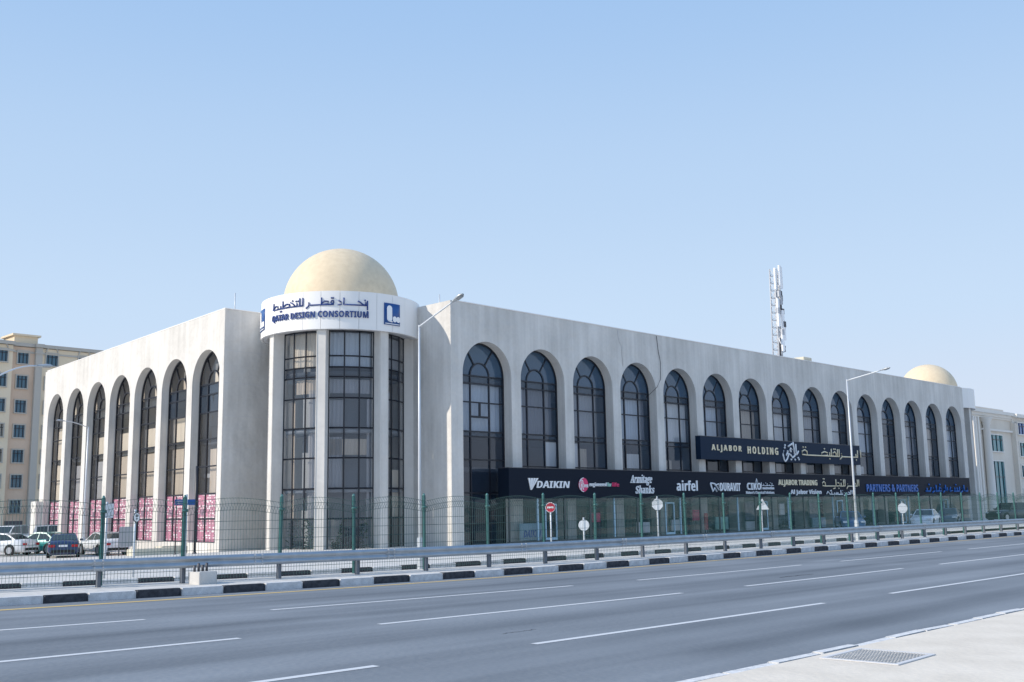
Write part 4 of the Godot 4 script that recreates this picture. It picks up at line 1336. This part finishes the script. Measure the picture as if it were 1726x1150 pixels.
func road_signs() -> void:
	var toward := -0.75   # plates turned towards the service road
	var s := new_st()
	var t := sign_post("stop_sign", "white back of an octagonal road sign standing under the script lettering", Vector3(41.06, 0, -31.0), 2.5, toward)
	disc(s, Vector3(0, 2.12, 0.05), 0.28, 0.02, 8, Basis.IDENTITY, PI / 8)
	part("plate", s, M.white, t)
	s = new_st()
	bbox(-0.02, 1.85, 0.062, 0.02, 2.4, 0.075, s)
	part("bracket", s, M.pole, t)
	t = sign_post("round_sign", "white back of a low round road sign in front of a red shop poster", Vector3(35.67, 0, -31.0), 1.6, toward)
	s = new_st()
	disc(s, Vector3(0, 1.26, 0.05), 0.24, 0.02, 20)
	part("plate", s, M.white, t)
	s = new_st()
	bbox(-0.02, 1.02, 0.062, 0.02, 1.5, 0.075, s)
	part("bracket", s, M.pole, t)
	t = sign_post("no_entry_sign", "red round no entry sign with a white bar", Vector3(35.7, 0, -33.0), 2.2, -0.9)
	s = new_st()
	disc(s, Vector3(0, 2.06, 0.05), 0.23, 0.02, 24)
	part("plate_edge", s, M.white, t)
	s = new_st()
	disc(s, Vector3(0, 2.06, 0.066), 0.205, 0.012, 24)
	part("plate", s, M.red, t)
	s = new_st()
	bbox(-0.15, 2.02, 0.074, 0.15, 2.10, 0.082, s)
	part("bar", s, M.white, t)
	t = sign_post("triangular_sign", "pale back of a triangular road sign beside a green fence post", Vector3(50.3, 0, -31.0), 2.3, toward)
	s = new_st()
	disc(s, Vector3(0.05, 1.96, 0.05), 0.40, 0.02, 3, Basis.IDENTITY, PI / 2)
	part("plate", s, M.white, t)
	t = sign_post("round_sign", "white round road sign back standing beneath the blue shop lettering", Vector3(67.36, 0, -31.0), 2.1, toward)
	s = new_st()
	disc(s, Vector3(0, 1.65, 0.05), 0.32, 0.02, 24)
	part("plate", s, M.white, t)
	t = sign_post("square_sign", "pale grey green square sign back with rounded corners near the left fence post", Vector3(14.95, 0, -33.0), 2.45, 0.25)
	s = new_st()
	soft_box(s, Vector3(0.02, 2.17, 0.06), Vector3(0.40, 0.45, 0.02), 0.008)
	part("plate", s, M.pole, t)
	t = sign_post("speed_sign", "round white sign with dark rim and two dark figures in front of the rose windows", Vector3(15.9, 0, -33.0), 2.2, 0.45)
	s = new_st()
	disc(s, Vector3(0, 1.95, 0.05), 0.165, 0.02, 24)
	part("plate_rim", s, M.metal_dark, t)
	s = new_st()
	disc(s, Vector3(0, 1.95, 0.064), 0.135, 0.01, 24)
	part("plate", s, M.white, t)
	letters("figures", "80", [-0.07, 1.96, 0.07, 2.04], M.black, t, func(x: float, y: float, d: float) -> Vector3: return Vector3(x, y, 0.07 + d), true, false, 0.0, 0.006)
	strokes("figures", [[0.1, 1.0, 0.3, 0.0, 0.5, 1.0], [0.7, 0.5]], [-0.06, 1.87, 0.07, 1.93], 0.008, M.black, t, func(x: float, y: float, d: float) -> Vector3: return Vector3(x, y, 0.07 + d))
	t = sign_post("street_name_sign", "dark blue street name sign with two blades on a green post", Vector3(15.54, 0, -29.0), 2.6, 0.2)
	s = new_st()
	soft_box(s, Vector3(-0.24, 2.37, 0.03), Vector3(0.42, 0.17, 0.03), 0.008)
	soft_box(s, Vector3(0.16, 2.37, -0.12), Vector3(0.03, 0.17, 0.42), 0.008, Basis.from_euler(Vector3(0, 0.7, 0)))
	part("blade", s, M.logo_blue, t)
	strokes("print_lines", [[0.0, 1.0, 1.0, 1.0], [0.1, 0.0, 0.9, 0.0]], [-0.40, 2.34, -0.08, 2.40], 0.008, M.white, t, func(x: float, y: float, d: float) -> Vector3: return Vector3(x, y, 0.03 + d))
	t = thing("notice_board", "grey blue notice board standing low before the rose windows", "notice board", Vector3(26.1, -0.1, -55.0), 0.2)
	s = new_st()
	soft_box(s, Vector3(0, 1.0, 0), Vector3(1.0, 1.05, 0.06), 0.015)
	part("panel", s, M.cloth_grey, t)
	s = new_st()
	for e in [-1, 1]:
		bbox(e * 0.45 - 0.03, 0, -0.08, e * 0.45 + 0.03, 1.5, -0.035, s)
	part("legs", s, M.metal_dark, t)
	# concrete junction block on the median
	t = thing("junction_block", "small grey concrete block with pipe stubs under the crash barrier", "concrete block", Vector3(14.75, 0.15, rz(14.75, -24.6)), 0.12)
	s = new_st()
	soft_box(s, Vector3(0, 0.16, 0), Vector3(0.58, 0.34, 0.5), 0.02)
	part("block", s, M.median, t)
	for k in 4:
		s = new_st(true)
		tube(s, [Vector3(-0.2 + k * 0.13, 0.32, -0.1), Vector3(-0.2 + k * 0.13, 0.5 + 0.05 * (k % 2), -0.1)], 0.035, 8)
		part("pipe_stub", s, M.metal_dark, t)
	# dark slim posts in front of the nearest arch of the left wing
	for q in [[28.15, -51.5, 4.6, 0.07, "tall dark slim pole in front of the nearest left arch"], [27.2, -51.8, 3.0, 0.035, "short thin dark pole left of the tall dark pole"]]:
		t = thing("slim_pole", q[4], "pole", Vector3(q[0], -0.05, q[1]))
		s = new_st(true)
		tube(s, [Vector3.ZERO, Vector3(0, q[2], 0)], q[3], 8)
		part("shaft", s, M.frame, t)
		s = new_st(true)
		tube(s, [Vector3(0, 0, 0), Vector3(0, 0.12, 0)], q[3] * 1.8, 8, q[3] * 1.2)
		part("foot", s, M.metal_dark, t)
	# low cream planters beside the left wing
	for q in [[27.0, -53.8, 2.6, "longer low cream planter wall beside the street name sign"], [29.6, -56.8, 1.6, "shorter low cream planter wall at the foot of the arches behind the longer one"]]:
		t = thing("planter", q[3], "planter", Vector3(q[0], -0.15, q[1]))
		s = new_st()
		soft_box(s, Vector3(0, 0.2, 0), Vector3(q[2], 0.42, 0.8), 0.03)
		part("tub", s, M.cream, t)
		s = new_st()
		bbox(-q[2] / 2 + 0.1, 0.4, -0.3, q[2] / 2 - 0.1, 0.425, 0.3, s)
		part("soil", s, M.sand, t)

# ------------------------------------------------------------------ cars
const SEDAN := {"L": 4.7, "W": 0.9, "low": [[-2.35, 0.42, 0.78], [-2.28, 0.86, 0.84], [-2.1, 1.0, 0.88], [-1.5, 1.01, 0.9], [0.95, 0.92, 0.9], [1.7, 0.82, 0.88], [2.15, 0.68, 0.82], [2.35, 0.45, 0.70]], "cab": [[-1.75, 1.0], [-1.0, 1.40], [-0.4, 1.46], [0.15, 1.43], [1.0, 0.92]], "post": [-0.35], "wheel": [1.42, -1.38, 0.33], "top": 0.62}
const SUV := {"L": 5.0, "W": 0.97, "low": [[-2.5, 0.5, 0.86], [-2.45, 1.1, 0.92], [-2.2, 1.15, 0.96], [0.9, 1.12, 0.97], [2.0, 1.05, 0.94], [2.4, 0.85, 0.88], [2.5, 0.55, 0.80]], "cab": [[-2.42, 1.12], [-2.2, 1.80], [-1.0, 1.86], [0.2, 1.82], [1.0, 1.12]], "post": [-1.3, -0.25], "wheel": [1.55, -1.5, 0.40], "top": 0.74}
const VAN := {"L": 5.2, "W": 0.95, "low": [[-2.6, 0.45, 0.88], [-2.55, 1.2, 0.93], [1.4, 1.15, 0.95], [2.2, 0.98, 0.92], [2.55, 0.75, 0.86], [2.6, 0.45, 0.78]], "cab": [[-2.52, 1.18], [-2.4, 1.95], [-1.0, 2.02], [0.9, 1.98], [1.75, 1.12]], "post": [-1.4, -0.2], "wheel": [1.65, -1.55, 0.35], "top": 0.80}

func car(called: String, label: String, cat: String, at: Vector3, turn: float, paint: Material, K: Dictionary) -> Node3D:
	var t := thing(called, label, cat, at, turn, "parked cars")
	var s := new_st(true)
	var rings := []
	for q in K.low:
		var y: float = q[1]
		var w: float = q[2]
		var half := [[0.0, 0.2], [w * 0.86, 0.2], [w, 0.36], [w * 1.01, minf(0.6, y * 0.8)], [w * 0.97, y - 0.05], [w * 0.9, y], [0.0, y + 0.035]]
		var ring := []
		for h in half:
			ring.append(Vector3(q[0], h[1], h[0]))
		for i in range(half.size() - 2, 0, -1):
			ring.append(Vector3(q[0], half[i][1], -half[i][0]))
		rings.append(ring)
	var n: int = rings[0].size()
	for i in rings.size() - 1:
		for k in n:
			var j := (k + 1) % n
			quad(s, rings[i][k], rings[i + 1][k], rings[i + 1][j], rings[i][j])
	for k in range(1, n - 1):
		tri(s, rings[0][0], rings[0][k], rings[0][k + 1])
		var e: Array = rings[rings.size() - 1]
		tri(s, e[0], e[k + 1], e[k])
	part("body", s, paint, t)
	# cabin: painted shell with glass set into it
	var C: Array = K.cab
	var top := 0.0
	for q in C:
		top = maxf(top, q[1])
	var base: float = minf(C[0][1], C[C.size() - 1][1])
	var hw := func(y: float) -> float: return lerpf(K.W * 0.93, K.top, clampf((y - base) / (top - base), 0, 1))
	s = new_st()
	for e in [-1, 1]:
		for i in range(1, C.size() - 1):
			tri(s, Vector3(C[0][0], C[0][1], e * hw.call(C[0][1])), Vector3(C[i][0], C[i][1], e * hw.call(C[i][1])), Vector3(C[i + 1][0], C[i + 1][1], e * hw.call(C[i + 1][1])))
	for i in C.size() - 1:
		var a: Array = C[i]
		var b: Array = C[i + 1]
		quad(s, Vector3(a[0], a[1], hw.call(a[1])), Vector3(b[0], b[1], hw.call(b[1])), Vector3(b[0], b[1], -hw.call(b[1])), Vector3(a[0], a[1], -hw.call(a[1])))
	part("cabin", s, paint, t)
	var o := 0.012
	for i in [0, C.size() - 2]:
		var a: Array = C[i]
		var b: Array = C[i + 1]
		var p := Vector2(a[0], a[1]).lerp(Vector2(b[0], b[1]), 0.12)
		var q := Vector2(a[0], a[1]).lerp(Vector2(b[0], b[1]), 0.9)
		var nn := Vector2(-(q.y - p.y), q.x - p.x).normalized() * o
		s = new_st()
		quad(s, V(p + nn, 0.92 * hw.call(p.y)), V(q + nn, 0.9 * hw.call(q.y)), V(q + nn, -0.9 * hw.call(q.y)), V(p + nn, -0.92 * hw.call(p.y)))
		part("rear_window" if i == 0 else "windscreen", s, M.car_glass, t)
	var ups := func(x: float) -> float:
		for i in C.size() - 1:
			if x >= C[i][0] and x <= C[i + 1][0]:
				return remap(x, C[i][0], C[i + 1][0], C[i][1], C[i + 1][1])
		return base
	var cuts := [C[0][0] + 0.28]
	cuts.append_array(K.post)
	cuts.append(C[C.size() - 1][0] - 0.22)
	for e in [-1, 1]:
		for i in cuts.size() - 1:
			var x0: float = cuts[i] + 0.04
			var x1: float = cuts[i + 1] - 0.04
			var poly := []
			for k in 7:
				var x := lerpf(x0, x1, k / 6.0)
				poly.append(Vector2(x, maxf(base + 0.06, ups.call(x) - 0.08)))
			s = new_st()
			for k in 6:
				var a: Vector2 = poly[k]
				var b: Vector2 = poly[k + 1]
				var lo := base + 0.05
				quad(s, Vector3(a.x, lo, e * (hw.call(lo) + o)), V(a, e * (hw.call(a.y) + o)), V(b, e * (hw.call(b.y) + o)), Vector3(b.x, lo, e * (hw.call(lo) + o)))
			part("side_window", s, M.car_glass, t)
	for wx in [K.wheel[0], K.wheel[1]]:
		for e in [-1, 1]:
			var r: float = K.wheel[2]
			s = new_st()
			disc(s, Vector3.ZERO, r + 0.06, 0.02, 18)
			part("wheel_arch", s, M.black, t, Vector3(wx, r + 0.02, e * (K.W + 0.005)))
			s = new_st()
			disc(s, Vector3.ZERO, r, 0.2, 20)
			var ty := part("wheel", s, M.rubber, t, Vector3(wx, r, e * (K.W - 0.07)))
			s = new_st()
			disc(s, Vector3(0, 0, e * 0.1), r * 0.64, 0.03, 16)
			part("rim", s, M.chrome, ty)
	var rear: float = K.low[0][0]
	var fr: float = K.low[K.low.size() - 1][0]
	var ly: float = K.low[1][1] - 0.14
	for e in [-1, 1]:
		s = new_st()
		soft_box(s, Vector3(rear + 0.05, ly, e * K.W * 0.72), Vector3(0.12, 0.15, 0.36), 0.02)
		part("tail_light", s, M.tail, t)
		s = new_st()
		soft_box(s, Vector3(fr - 0.12, 0.66 if K == SEDAN else 0.85, e * K.W * 0.70), Vector3(0.2, 0.13, 0.36), 0.03)
		part("headlight", s, M.headlight, t)
		s = new_st()
		soft_box(s, Vector3(C[C.size() - 1][0] - 0.25, base + 0.1, e * (K.W + 0.09)), Vector3(0.12, 0.13, 0.2), 0.03)
		part("mirror", s, paint, t)
	s = new_st()
	soft_box(s, Vector3(rear - 0.01, 0.40, 0), Vector3(0.08, 0.16, K.W * 1.5), 0.02)
	part("bumper_strip", s, M.black, t)
	s = new_st()
	soft_box(s, Vector3(rear + 0.015, 0.72, 0), Vector3(0.05, 0.12, 0.5), 0.01)
	part("number_plate", s, M.white, t)
	return t

func cars() -> void:
	# turn: heading 0 faces +x; the camera sees most tails
	var g := func(x: float, z: float) -> Vector3: return Vector3(x, ground_y(z), z)
	car("white_sedan", "white saloon car parked nearest the left wing beside a dark blue car", "car", g.call(30.6, -67.8), 1.52, M.car_white, SEDAN)
	car("blue_sedan", "dark blue saloon car seen from behind between teal and white cars", "car", g.call(27.8, -67.2), 1.16, M.car_navy, SEDAN)
	car("teal_taxi", "teal saloon car parked left of the dark blue car", "car", g.call(29.4, -74.6), 1.95, M.car_teal, SEDAN)
	car("white_suv", "white off-road car behind the dark blue car", "car", g.call(35.6, -86.0), -0.35, M.car_pearl, SUV)
	car("white_van", "white passenger van standing behind the teal car", "van", g.call(39.5, -108.0), -2.5, M.car_white, VAN)
	car("white_sedan", "white saloon car at the far left edge, nose towards the van", "car", g.call(42.0, -117.0), 0.7, M.car_pearl, SEDAN)
	car("white_sedan", "white saloon car half hidden left of the teal car", "car", g.call(26.6, -74.6), 2.15, M.car_white, SEDAN)
	car("white_hatchback", "white car parked before the shops under the blue lettering", "car", Vector3(87.2, 0, -38.2), PI + 0.25, M.car_white, SEDAN)
	car("blue_sedan", "blue car parked right of the tall lamp post before the shops", "car", Vector3(76.0, 0, -39.2), PI + 0.62, M.car_blue, SEDAN)
	car("grey_sedan", "slate grey car behind the white car at the end of the shops", "car", Vector3(97.5, 0, -40.5), PI + 0.3, M.car_slate, SEDAN)
	car("dark_pickup", "dark pickup with raised load past the end of the office block", "car", Vector3(113.5, 0, -41.0), PI - 0.3, M.car_dark, SUV)
	car("red_van", "red and white van at the far right edge", "van", Vector3(131.0, 0, -44.0), PI - 0.2, M.car_red, VAN)

# ------------------------------------------------------------------ roof things
func roof_things() -> void:
	var t := thing("antenna_mast", "slender telecom mast with white panel antennas on the roof", "mast", Vector3(98.2, 13.4, -57.5))
	for k in 3:
		var a := TAU * k / 3 + 0.3
		var s := new_st(true)
		tube(s, [Vector3(cos(a) * 0.62, 0, sin(a) * 0.62), Vector3(cos(a) * 0.42, 13.6, sin(a) * 0.42)], 0.085, 6)
		part("leg", s, M.mast, t)
	var s := new_st()
	for i in 17:
		for k in 3:
			var a := TAU * k / 3 + 0.3
			var b := TAU * ((k + 1) % 3) / 3 + 0.3
			var r0 := 0.62 - 0.2 * i / 17.0
			var y := i * 0.8
			wire(s, Vector3(cos(a) * r0, y, sin(a) * r0), Vector3(cos(b) * r0, y + 0.8, sin(b) * r0), 0.04)
			wire(s, Vector3(cos(a) * r0, y, sin(a) * r0), Vector3(cos(b) * r0, y, sin(b) * r0), 0.04)
	part("bracing", s, M.mast, t)
	for q in [[-0.55, 11.2, 0.5, 2.3], [0.1, 11.3, 0.75, 2.4], [0.6, 11.0, 0.2, 2.2], [-0.5, 7.2, 0.6, 3.0], [0.15, 7.0, 0.7, 2.0], [0.62, 8.3, 0.1, 1.6], [-0.15, 11.6, 0.8, 2.2], [0.38, 11.4, 0.6, 2.0], [-0.2, 4.6, 0.75, 1.7], [0.45, 5.8, 0.6, 1.5]]:
		s = new_st()
		soft_box(s, Vector3(q[0], q[1] + q[3] / 2, q[2]), Vector3(0.42, q[3], 0.22), 0.04)
		part("panel_antenna", s, M.white, t)
	for q in [[0.1, 10.2, 0.6], [0.5, 10.4, 0.4], [-0.4, 10.0, 0.5], [0.55, 9.4, 0.2], [0.0, 9.9, 0.65], [-0.3, 10.7, 0.7], [0.4, 8.9, 0.55], [0.6, 10.9, 0.3], [-0.1, 6.6, 0.7], [0.35, 7.5, 0.7], [-0.5, 8.9, 0.6]]:
		s = new_st()
		soft_box(s, Vector3(q[0], q[1], q[2]), Vector3(0.46, 0.62, 0.26), 0.03)
		part("radio_unit", s, M.metal_dark if q[0] > 0.3 else M.mast, t)
	s = new_st(true)
	tube(s, [Vector3(0.05, 0, 0.1), Vector3(0.0, 11.0, 0.1)], 0.16, 8)
	part("feeder_bundle", s, M.mast, t)
	s = new_st(true)
	lathe(s, [Vector2(0.01, 0.0), Vector2(0.3, 0.05), Vector2(0.45, 0.16)], 18)
	var d := part("dish", s, M.white, t, Vector3(-0.55, 5.6, 0.55))
	d.rotation = Vector3(1.3, 0.3, 0)
	s = new_st(true)
	tube(s, [Vector3(0.7, 4.6, 0.2), Vector3(1.0, 4.7, 0.3), Vector3(1.05, 5.3, 0.3)], 0.05, 6)
	part("side_arm", s, M.metal_dark, t)
	s = new_st(true)
	tube(s, [Vector3(-0.45, 0, 0.45), Vector3(-0.35, 6.0, 0.5)], 0.09, 6)
	part("cable_run", s, M.black, t)
	for q in [[84.6, -47.2, 1.4, 1.55, "cream", "cream tank showing above the parapet right of the mast", "roof_tank"], [66.0, -48.0, 5.0, 1.15, "fascia", "long white roof unit showing over the parapet left of the mast", "roof_unit"], [74.5, -48.4, 3.2, 1.1, "fascia", "short white roof unit nearest the foot of the mast", "roof_unit"], [56.8, -47.6, 1.6, 1.12, "fascia", "small white roof unit above the hairline cable", "roof_unit"]]:
		t = thing(q[6], q[5], q[6].replace("_", " "), Vector3(q[0], 13.4, q[1]))
		s = new_st()
		soft_box(s, Vector3(0, q[3] / 2, 0), Vector3(q[2], q[3], 1.2), 0.05)
		part("casing", s, M[q[4]], t)
		s = new_st()
		disc(s, Vector3(0, q[3] * 0.55, 0.62), 0.4, 0.04, 20)
		part("fan", s, M.metal_dark, t)
	t = thing("roof_aerial", "dark thin aerial frame lying on the parapet beside the cream tank", "aerial", Vector3(82.6, 13.4, -46.6))
	s = new_st(true)
	tube(s, [Vector3(-1.6, 1.0, 0), Vector3(0.8, 1.05, 0)], 0.03, 5)
	tube(s, [Vector3(0, 0, 0), Vector3(0, 1.2, 0)], 0.03, 5)
	for k in 4:
		tube(s, [Vector3(-1.4 + k * 0.5, 0.9, 0), Vector3(-1.2 + k * 0.5, 1.18, 0)], 0.02, 5)
	part("rods", s, M.metal_dark, t)
	for q in [[42.6, -48.4, 1.9, "thin aerial with a small box on the roof beside the golden dome"], [33.6, -57.4, 2.2, "thin white aerial standing on the roof left of the dome"]]:
		t = thing("roof_aerial", q[3], "aerial", Vector3(q[0], 13.4, q[1]))
		s = new_st(true)
		tube(s, [Vector3.ZERO, Vector3(0, q[2], 0)], 0.035, 6)
		part("rod", s, M.pole, t)
		s = new_st()
		soft_box(s, Vector3(-0.2, 0.95, 0), Vector3(0.45, 0.25, 0.3), 0.02)
		part("box", s, M.pole, t)

# ------------------------------------------------------------------ neighbours
func far_window(b: Node3D, c: Vector3, w: float, h: float, glass: Material, surround: Material, arched := false) -> void:
	var n := node("window", b, c)
	var s := new_st()
	var e := 0.14
	bbox(-w / 2 - e, h / 2, -0.1, w / 2 + e, h / 2 + e, 0.12, s)
	bbox(-w / 2 - e, -h / 2 - e, -0.1, w / 2 + e, -h / 2, 0.16, s)
	bbox(-w / 2 - e, -h / 2, -0.1, -w / 2, h / 2, 0.10, s)
	bbox(w / 2, -h / 2, -0.1, w / 2 + e, h / 2, 0.10, s)
	if arched:
		bar_path(s, arc_pts(Vector2(0, h / 2 + e), w / 2 + 0.02, 0.15, PI - 0.15, 10), 0.16, -0.1, 0.11)
	part("surround", s, surround, n)
	s = new_st()
	for k in 3:
		bbox(-w / 2 + (k + 0.5) * w / 3 - 0.0, -h / 2, -0.02, -w / 2 + (k + 0.5) * w / 3 + 0.07, h / 2, 0.05, s)
	bbox(-w / 2, h * 0.2, -0.02, w / 2, h * 0.2 + 0.07, 0.045, s)
	part("bars", s, M.frame, n)
	s = new_st()
	bbox(-w / 2, -h / 2, -0.09, w / 2, h / 2, -0.03, s)
	part("pane", s, glass, n)

func wall_with_holes(s: SurfaceTool, x0: float, x1: float, y0: float, y1: float, z: float, depth: float, holes: Array) -> void:
	bbox(x0, y0, z - depth, x1, y1, z, s)

func apartment() -> void:
	var b := thing("apartment_building", "tall beige and rose apartment block at the far left with rows of small windows", "apartment block")
	var z := -140.0
	var s := new_st()
	bbox(5.0, -2.2, z - 16, 50.1, 24.0, z, s)
	part("wall", s, M.tan, b)
	s = new_st()
	bbox(50.1, -2.2, z - 16, 53.1, 24.0, z - 0.7, s)
	part("recessed_wall", s, M.rose, b)
	s = new_st()
	bbox(53.1, -2.2, z - 16, 53.95, 24.05, z - 0.2, s)
	part("pilaster", s, M.stone_band, b)
	s = new_st()
	bbox(53.95, -2.2, z - 16, 78.0, 24.0, z - 0.6, s)
	part("wall", s, M.tan, b)
	for q in [[5.0, 50.25, 0.35], [50.25, 53.0, -0.45], [53.0, 54.05, 0.05], [54.05, 78.2, -0.35]]:
		s = new_st()
		bbox(q[0], 24.06, z - 16, q[1], 24.5, z + q[2], s)
		bbox(q[0] + 0.003, 23.2, z - 1, q[1] - 0.003, 23.42, z + q[2] - 0.15, s)
		part("cornice", s, M.stone_band, b)
	s = new_st()
	bbox(50.6, 24.5, z - 5, 53.6, 25.5, z - 1.2, s)
	bbox(50.3, 25.5, z - 5.2, 53.9, 25.75, z - 0.9, s)
	part("roof_house", s, M.tan, b)
	s = new_st()
	bbox(40.0, 24.5, z - 7, 49.0, 26.0, z - 3.0, s)
	part("roof_unit", s, M.fascia, b)
	rng.seed = 21
	for k in 7:
		var y := 22.6 - 3.2 * k
		var low := k >= 3
		for x in [51.62, 48.75, 44.6, 40.4]:
			var zz: float = z - 0.66 if x > 50 else z + 0.04
			far_window(b, Vector3(x, y, zz), 1.35, 1.6, M.far_blind if low and rng.randf() < 0.6 else M.far_glass, M.stone_band, x < 50 and k == 0)
		for x in [55.3, 59.6]:
			far_window(b, Vector3(x, y, z - 0.56), 1.5, 1.6, M.far_glass, M.stone_band, k == 0)
	for x in [51.6, 47.5]:
		s = new_st()
		bbox(x - 1.1, -1.0, z - 1.0, x + 1.1, 1.6, z + 0.06 if x < 50 else z - 0.63, s)
		part("garage_opening", s, M.metal_dark, b)
	# a lower block beyond the parking closes the gap
func right_building() -> void:
	var b := thing("classical_building", "ivory building with a tall round column and green glass at the far right", "building")
	var z := -52.0
	var s := new_st()
	bbox(133.0, -2.2, z - 20, 147.4, 12.6, z, s)
	part("wall", s, M.ivory, b)
	s = new_st()
	for q in [[12.6, 12.85, 0.15], [12.85, 13.2, 0.35], [13.2, 13.6, 0.65]]:
		bbox(132.8 - q[2] * 0.5, q[0], z - 20, 147.5 + q[2] * 0.2, q[1], z + q[2], s)
	part("cornice", s, M.ivory2, b)
	s = new_st()
	bbox(133.2, 13.6, z - 18, 147.0, 14.1, z - 0.6, s)
	part("parapet", s, M.ivory, b)
	s = new_st()
	bbox(137.2, 11.0, z, 147.4, 11.25, z + 0.28, s)
	part("band", s, M.ivory2, b)
	for q in [[133.6, 0.5], [134.6, 0.35], [135.5, 0.35]]:
		s = new_st()
		bbox(q[0], -2.2, z, q[0] + 0.45, 12.58, z + q[1], s)
		part("pilaster", s, M.ivory2, b)
	s = new_st(true)
	lathe(s, [Vector2(0.75, -2.0), Vector2(0.75, 0.2), Vector2(0.52, 0.35), Vector2(0.50, 5.0), Vector2(0.44, 11.6), Vector2(0.55, 11.75), Vector2(0.48, 11.95), Vector2(0.75, 12.35), Vector2(0.80, 12.55), Vector2(0.80, 12.59), Vector2(0.0, 12.592)], 24, 0.0, TAU, Vector3(137.7, 0, z + 0.5))
	part("column", s, M.ivory2, b)
	for q in [[141.9, 9.45, 4.0, 2.1, "far_teal"], [141.8, 3.7, 3.8, 6.8, "far_teal"]]:
		far_window(b, Vector3(q[0], q[1], z + 0.04), q[2], q[3], M[q[4]], M.ivory2)
	s = new_st()
	bbox(147.42, -2.2, z - 20, 178.0, 12.3, z + 0.6, s)
	part("wall", s, M.ivory, b)
	s = new_st()
	bbox(147.3, 13.05, z - 20, 178.3, 13.5, z + 1.0, s)
	bbox(147.42, 12.3, z - 20, 178.0, 13.05, z + 0.3, s)
	part("cornice", s, M.ivory2, b)
	for k in 7:
		for q in [[11.6, 1.5, "far_blue"], [8.8, 1.8, "far_teal"], [5.9, 1.5, "far_teal"], [2.6, 1.8, "far_glass"]]:
			far_window(b, Vector3(149.9 + k * 4.0, q[0], z + 0.64), 3.4, q[1], M[q[2]], M.ivory2)

func setup_sky() -> void:
	var cam := Camera3D.new()
	cam.name = "camera"
	var f := Vector3(cos(0.779606) * cos(0.158623), sin(0.158623), -sin(0.779606) * cos(0.158623))
	var r := f.cross(Vector3.UP).normalized()
	var u := r.cross(f)
	var a := -0.016834
	cam.transform = Transform3D(Basis(r * cos(a) + u * sin(a), u * cos(a) - r * sin(a), -f), Vector3(0, 2.0, 0))
	cam.fov = 35.904
	cam.near = 0.1
	cam.far = 6000.0
	add_child(cam)
	# clear sky: pale at the horizon, deeper blue above
	var h := 1024
	var im := Image.create(4, h, false, Image.FORMAT_RGBF)
	var stops := [[-90, 0.42, 0.41, 0.40], [-4, 0.50, 0.51, 0.54], [0, 0.66, 0.71, 0.81], [4, 0.615, 0.70, 0.835], [10, 0.53, 0.675, 0.86], [17, 0.45, 0.61, 0.83], [27, 0.335, 0.515, 0.79], [45, 0.275, 0.46, 0.79], [90, 0.235, 0.42, 0.76]]
	for y in h:
		var el := 90.0 - 180.0 * (y + 0.5) / h
		var c := Color.BLACK
		for i in stops.size() - 1:
			if el >= stops[i][0] and el <= stops[i + 1][0]:
				var t := smoothstep(0.0, 1.0, inverse_lerp(stops[i][0], stops[i + 1][0], el)) * 0.3 + inverse_lerp(stops[i][0], stops[i + 1][0], el) * 0.7
				c = Color(lerpf(stops[i][1], stops[i + 1][1], t), lerpf(stops[i][2], stops[i + 1][2], t), lerpf(stops[i][3], stops[i + 1][3], t))
		for x in 4:
			im.set_pixel(x, y, c)
	var m := PanoramaSkyMaterial.new()
	m.panorama = ImageTexture.create_from_image(im)
	var sky := Sky.new()
	sky.sky_material = m
	var e := Environment.new()
	e.background_mode = Environment.BG_SKY
	e.sky = sky
	e.tonemap_mode = Environment.TONE_MAPPER_LINEAR
	e.tonemap_exposure = 1.10
	e.sdfgi_enabled = true
	e.ssao_enabled = true
	e.ssil_enabled = true
	var w := WorldEnvironment.new()
	w.name = "world"
	w.environment = e
	add_child(w)
	var sun := DirectionalLight3D.new()
	sun.name = "sun"
	sun.light_energy = 1.2
	sun.light_color = Color(1.0, 0.955, 0.89)
	sun.light_angular_distance = 0.5
	sun.shadow_enabled = true
	var el := deg_to_rad(32.0)
	var to := Vector3(-0.888 * cos(el), sin(el), -0.46 * cos(el)).normalized()   # towards the sun
	sun.transform = Transform3D(Basis.looking_at(-to, Vector3.UP), Vector3(0, 40, 0))
	add_child(sun)

func _ready() -> void:
	setup_sky()
	rng.seed = 1
	make_materials()
	street()
	office()
	apartment()
	right_building()
	signs()
	shop_goods()
	guardrail()
	fence()
	lamp_post("street lamp in front of the round corner tower, arm reaching over the road", Vector3(23.69, 0, -28.0), 8.47, Vector3(0.0, 0.62, 1.75), 0.062)
	lamp_post("street lamp in front of the upper sign board on the right", Vector3(55.05, 0, -28.0), 8.9, Vector3(0.0, 0.36, 2.0), 0.07)
	lamp_post("small street lamp before the arches of the left wing", Vector3(30.2, -0.45, -70.0), 8.4, Vector3(-1.75, 0.35, 0.3), 0.09, true)
	lamp_post("street lamp at the far left edge with only its arm and head in view", Vector3(13.2, 0, -40.0), 6.7, Vector3(2.0, 0.95, 0.0), 0.09, true)
	road_signs()
	cars()
	roof_things()
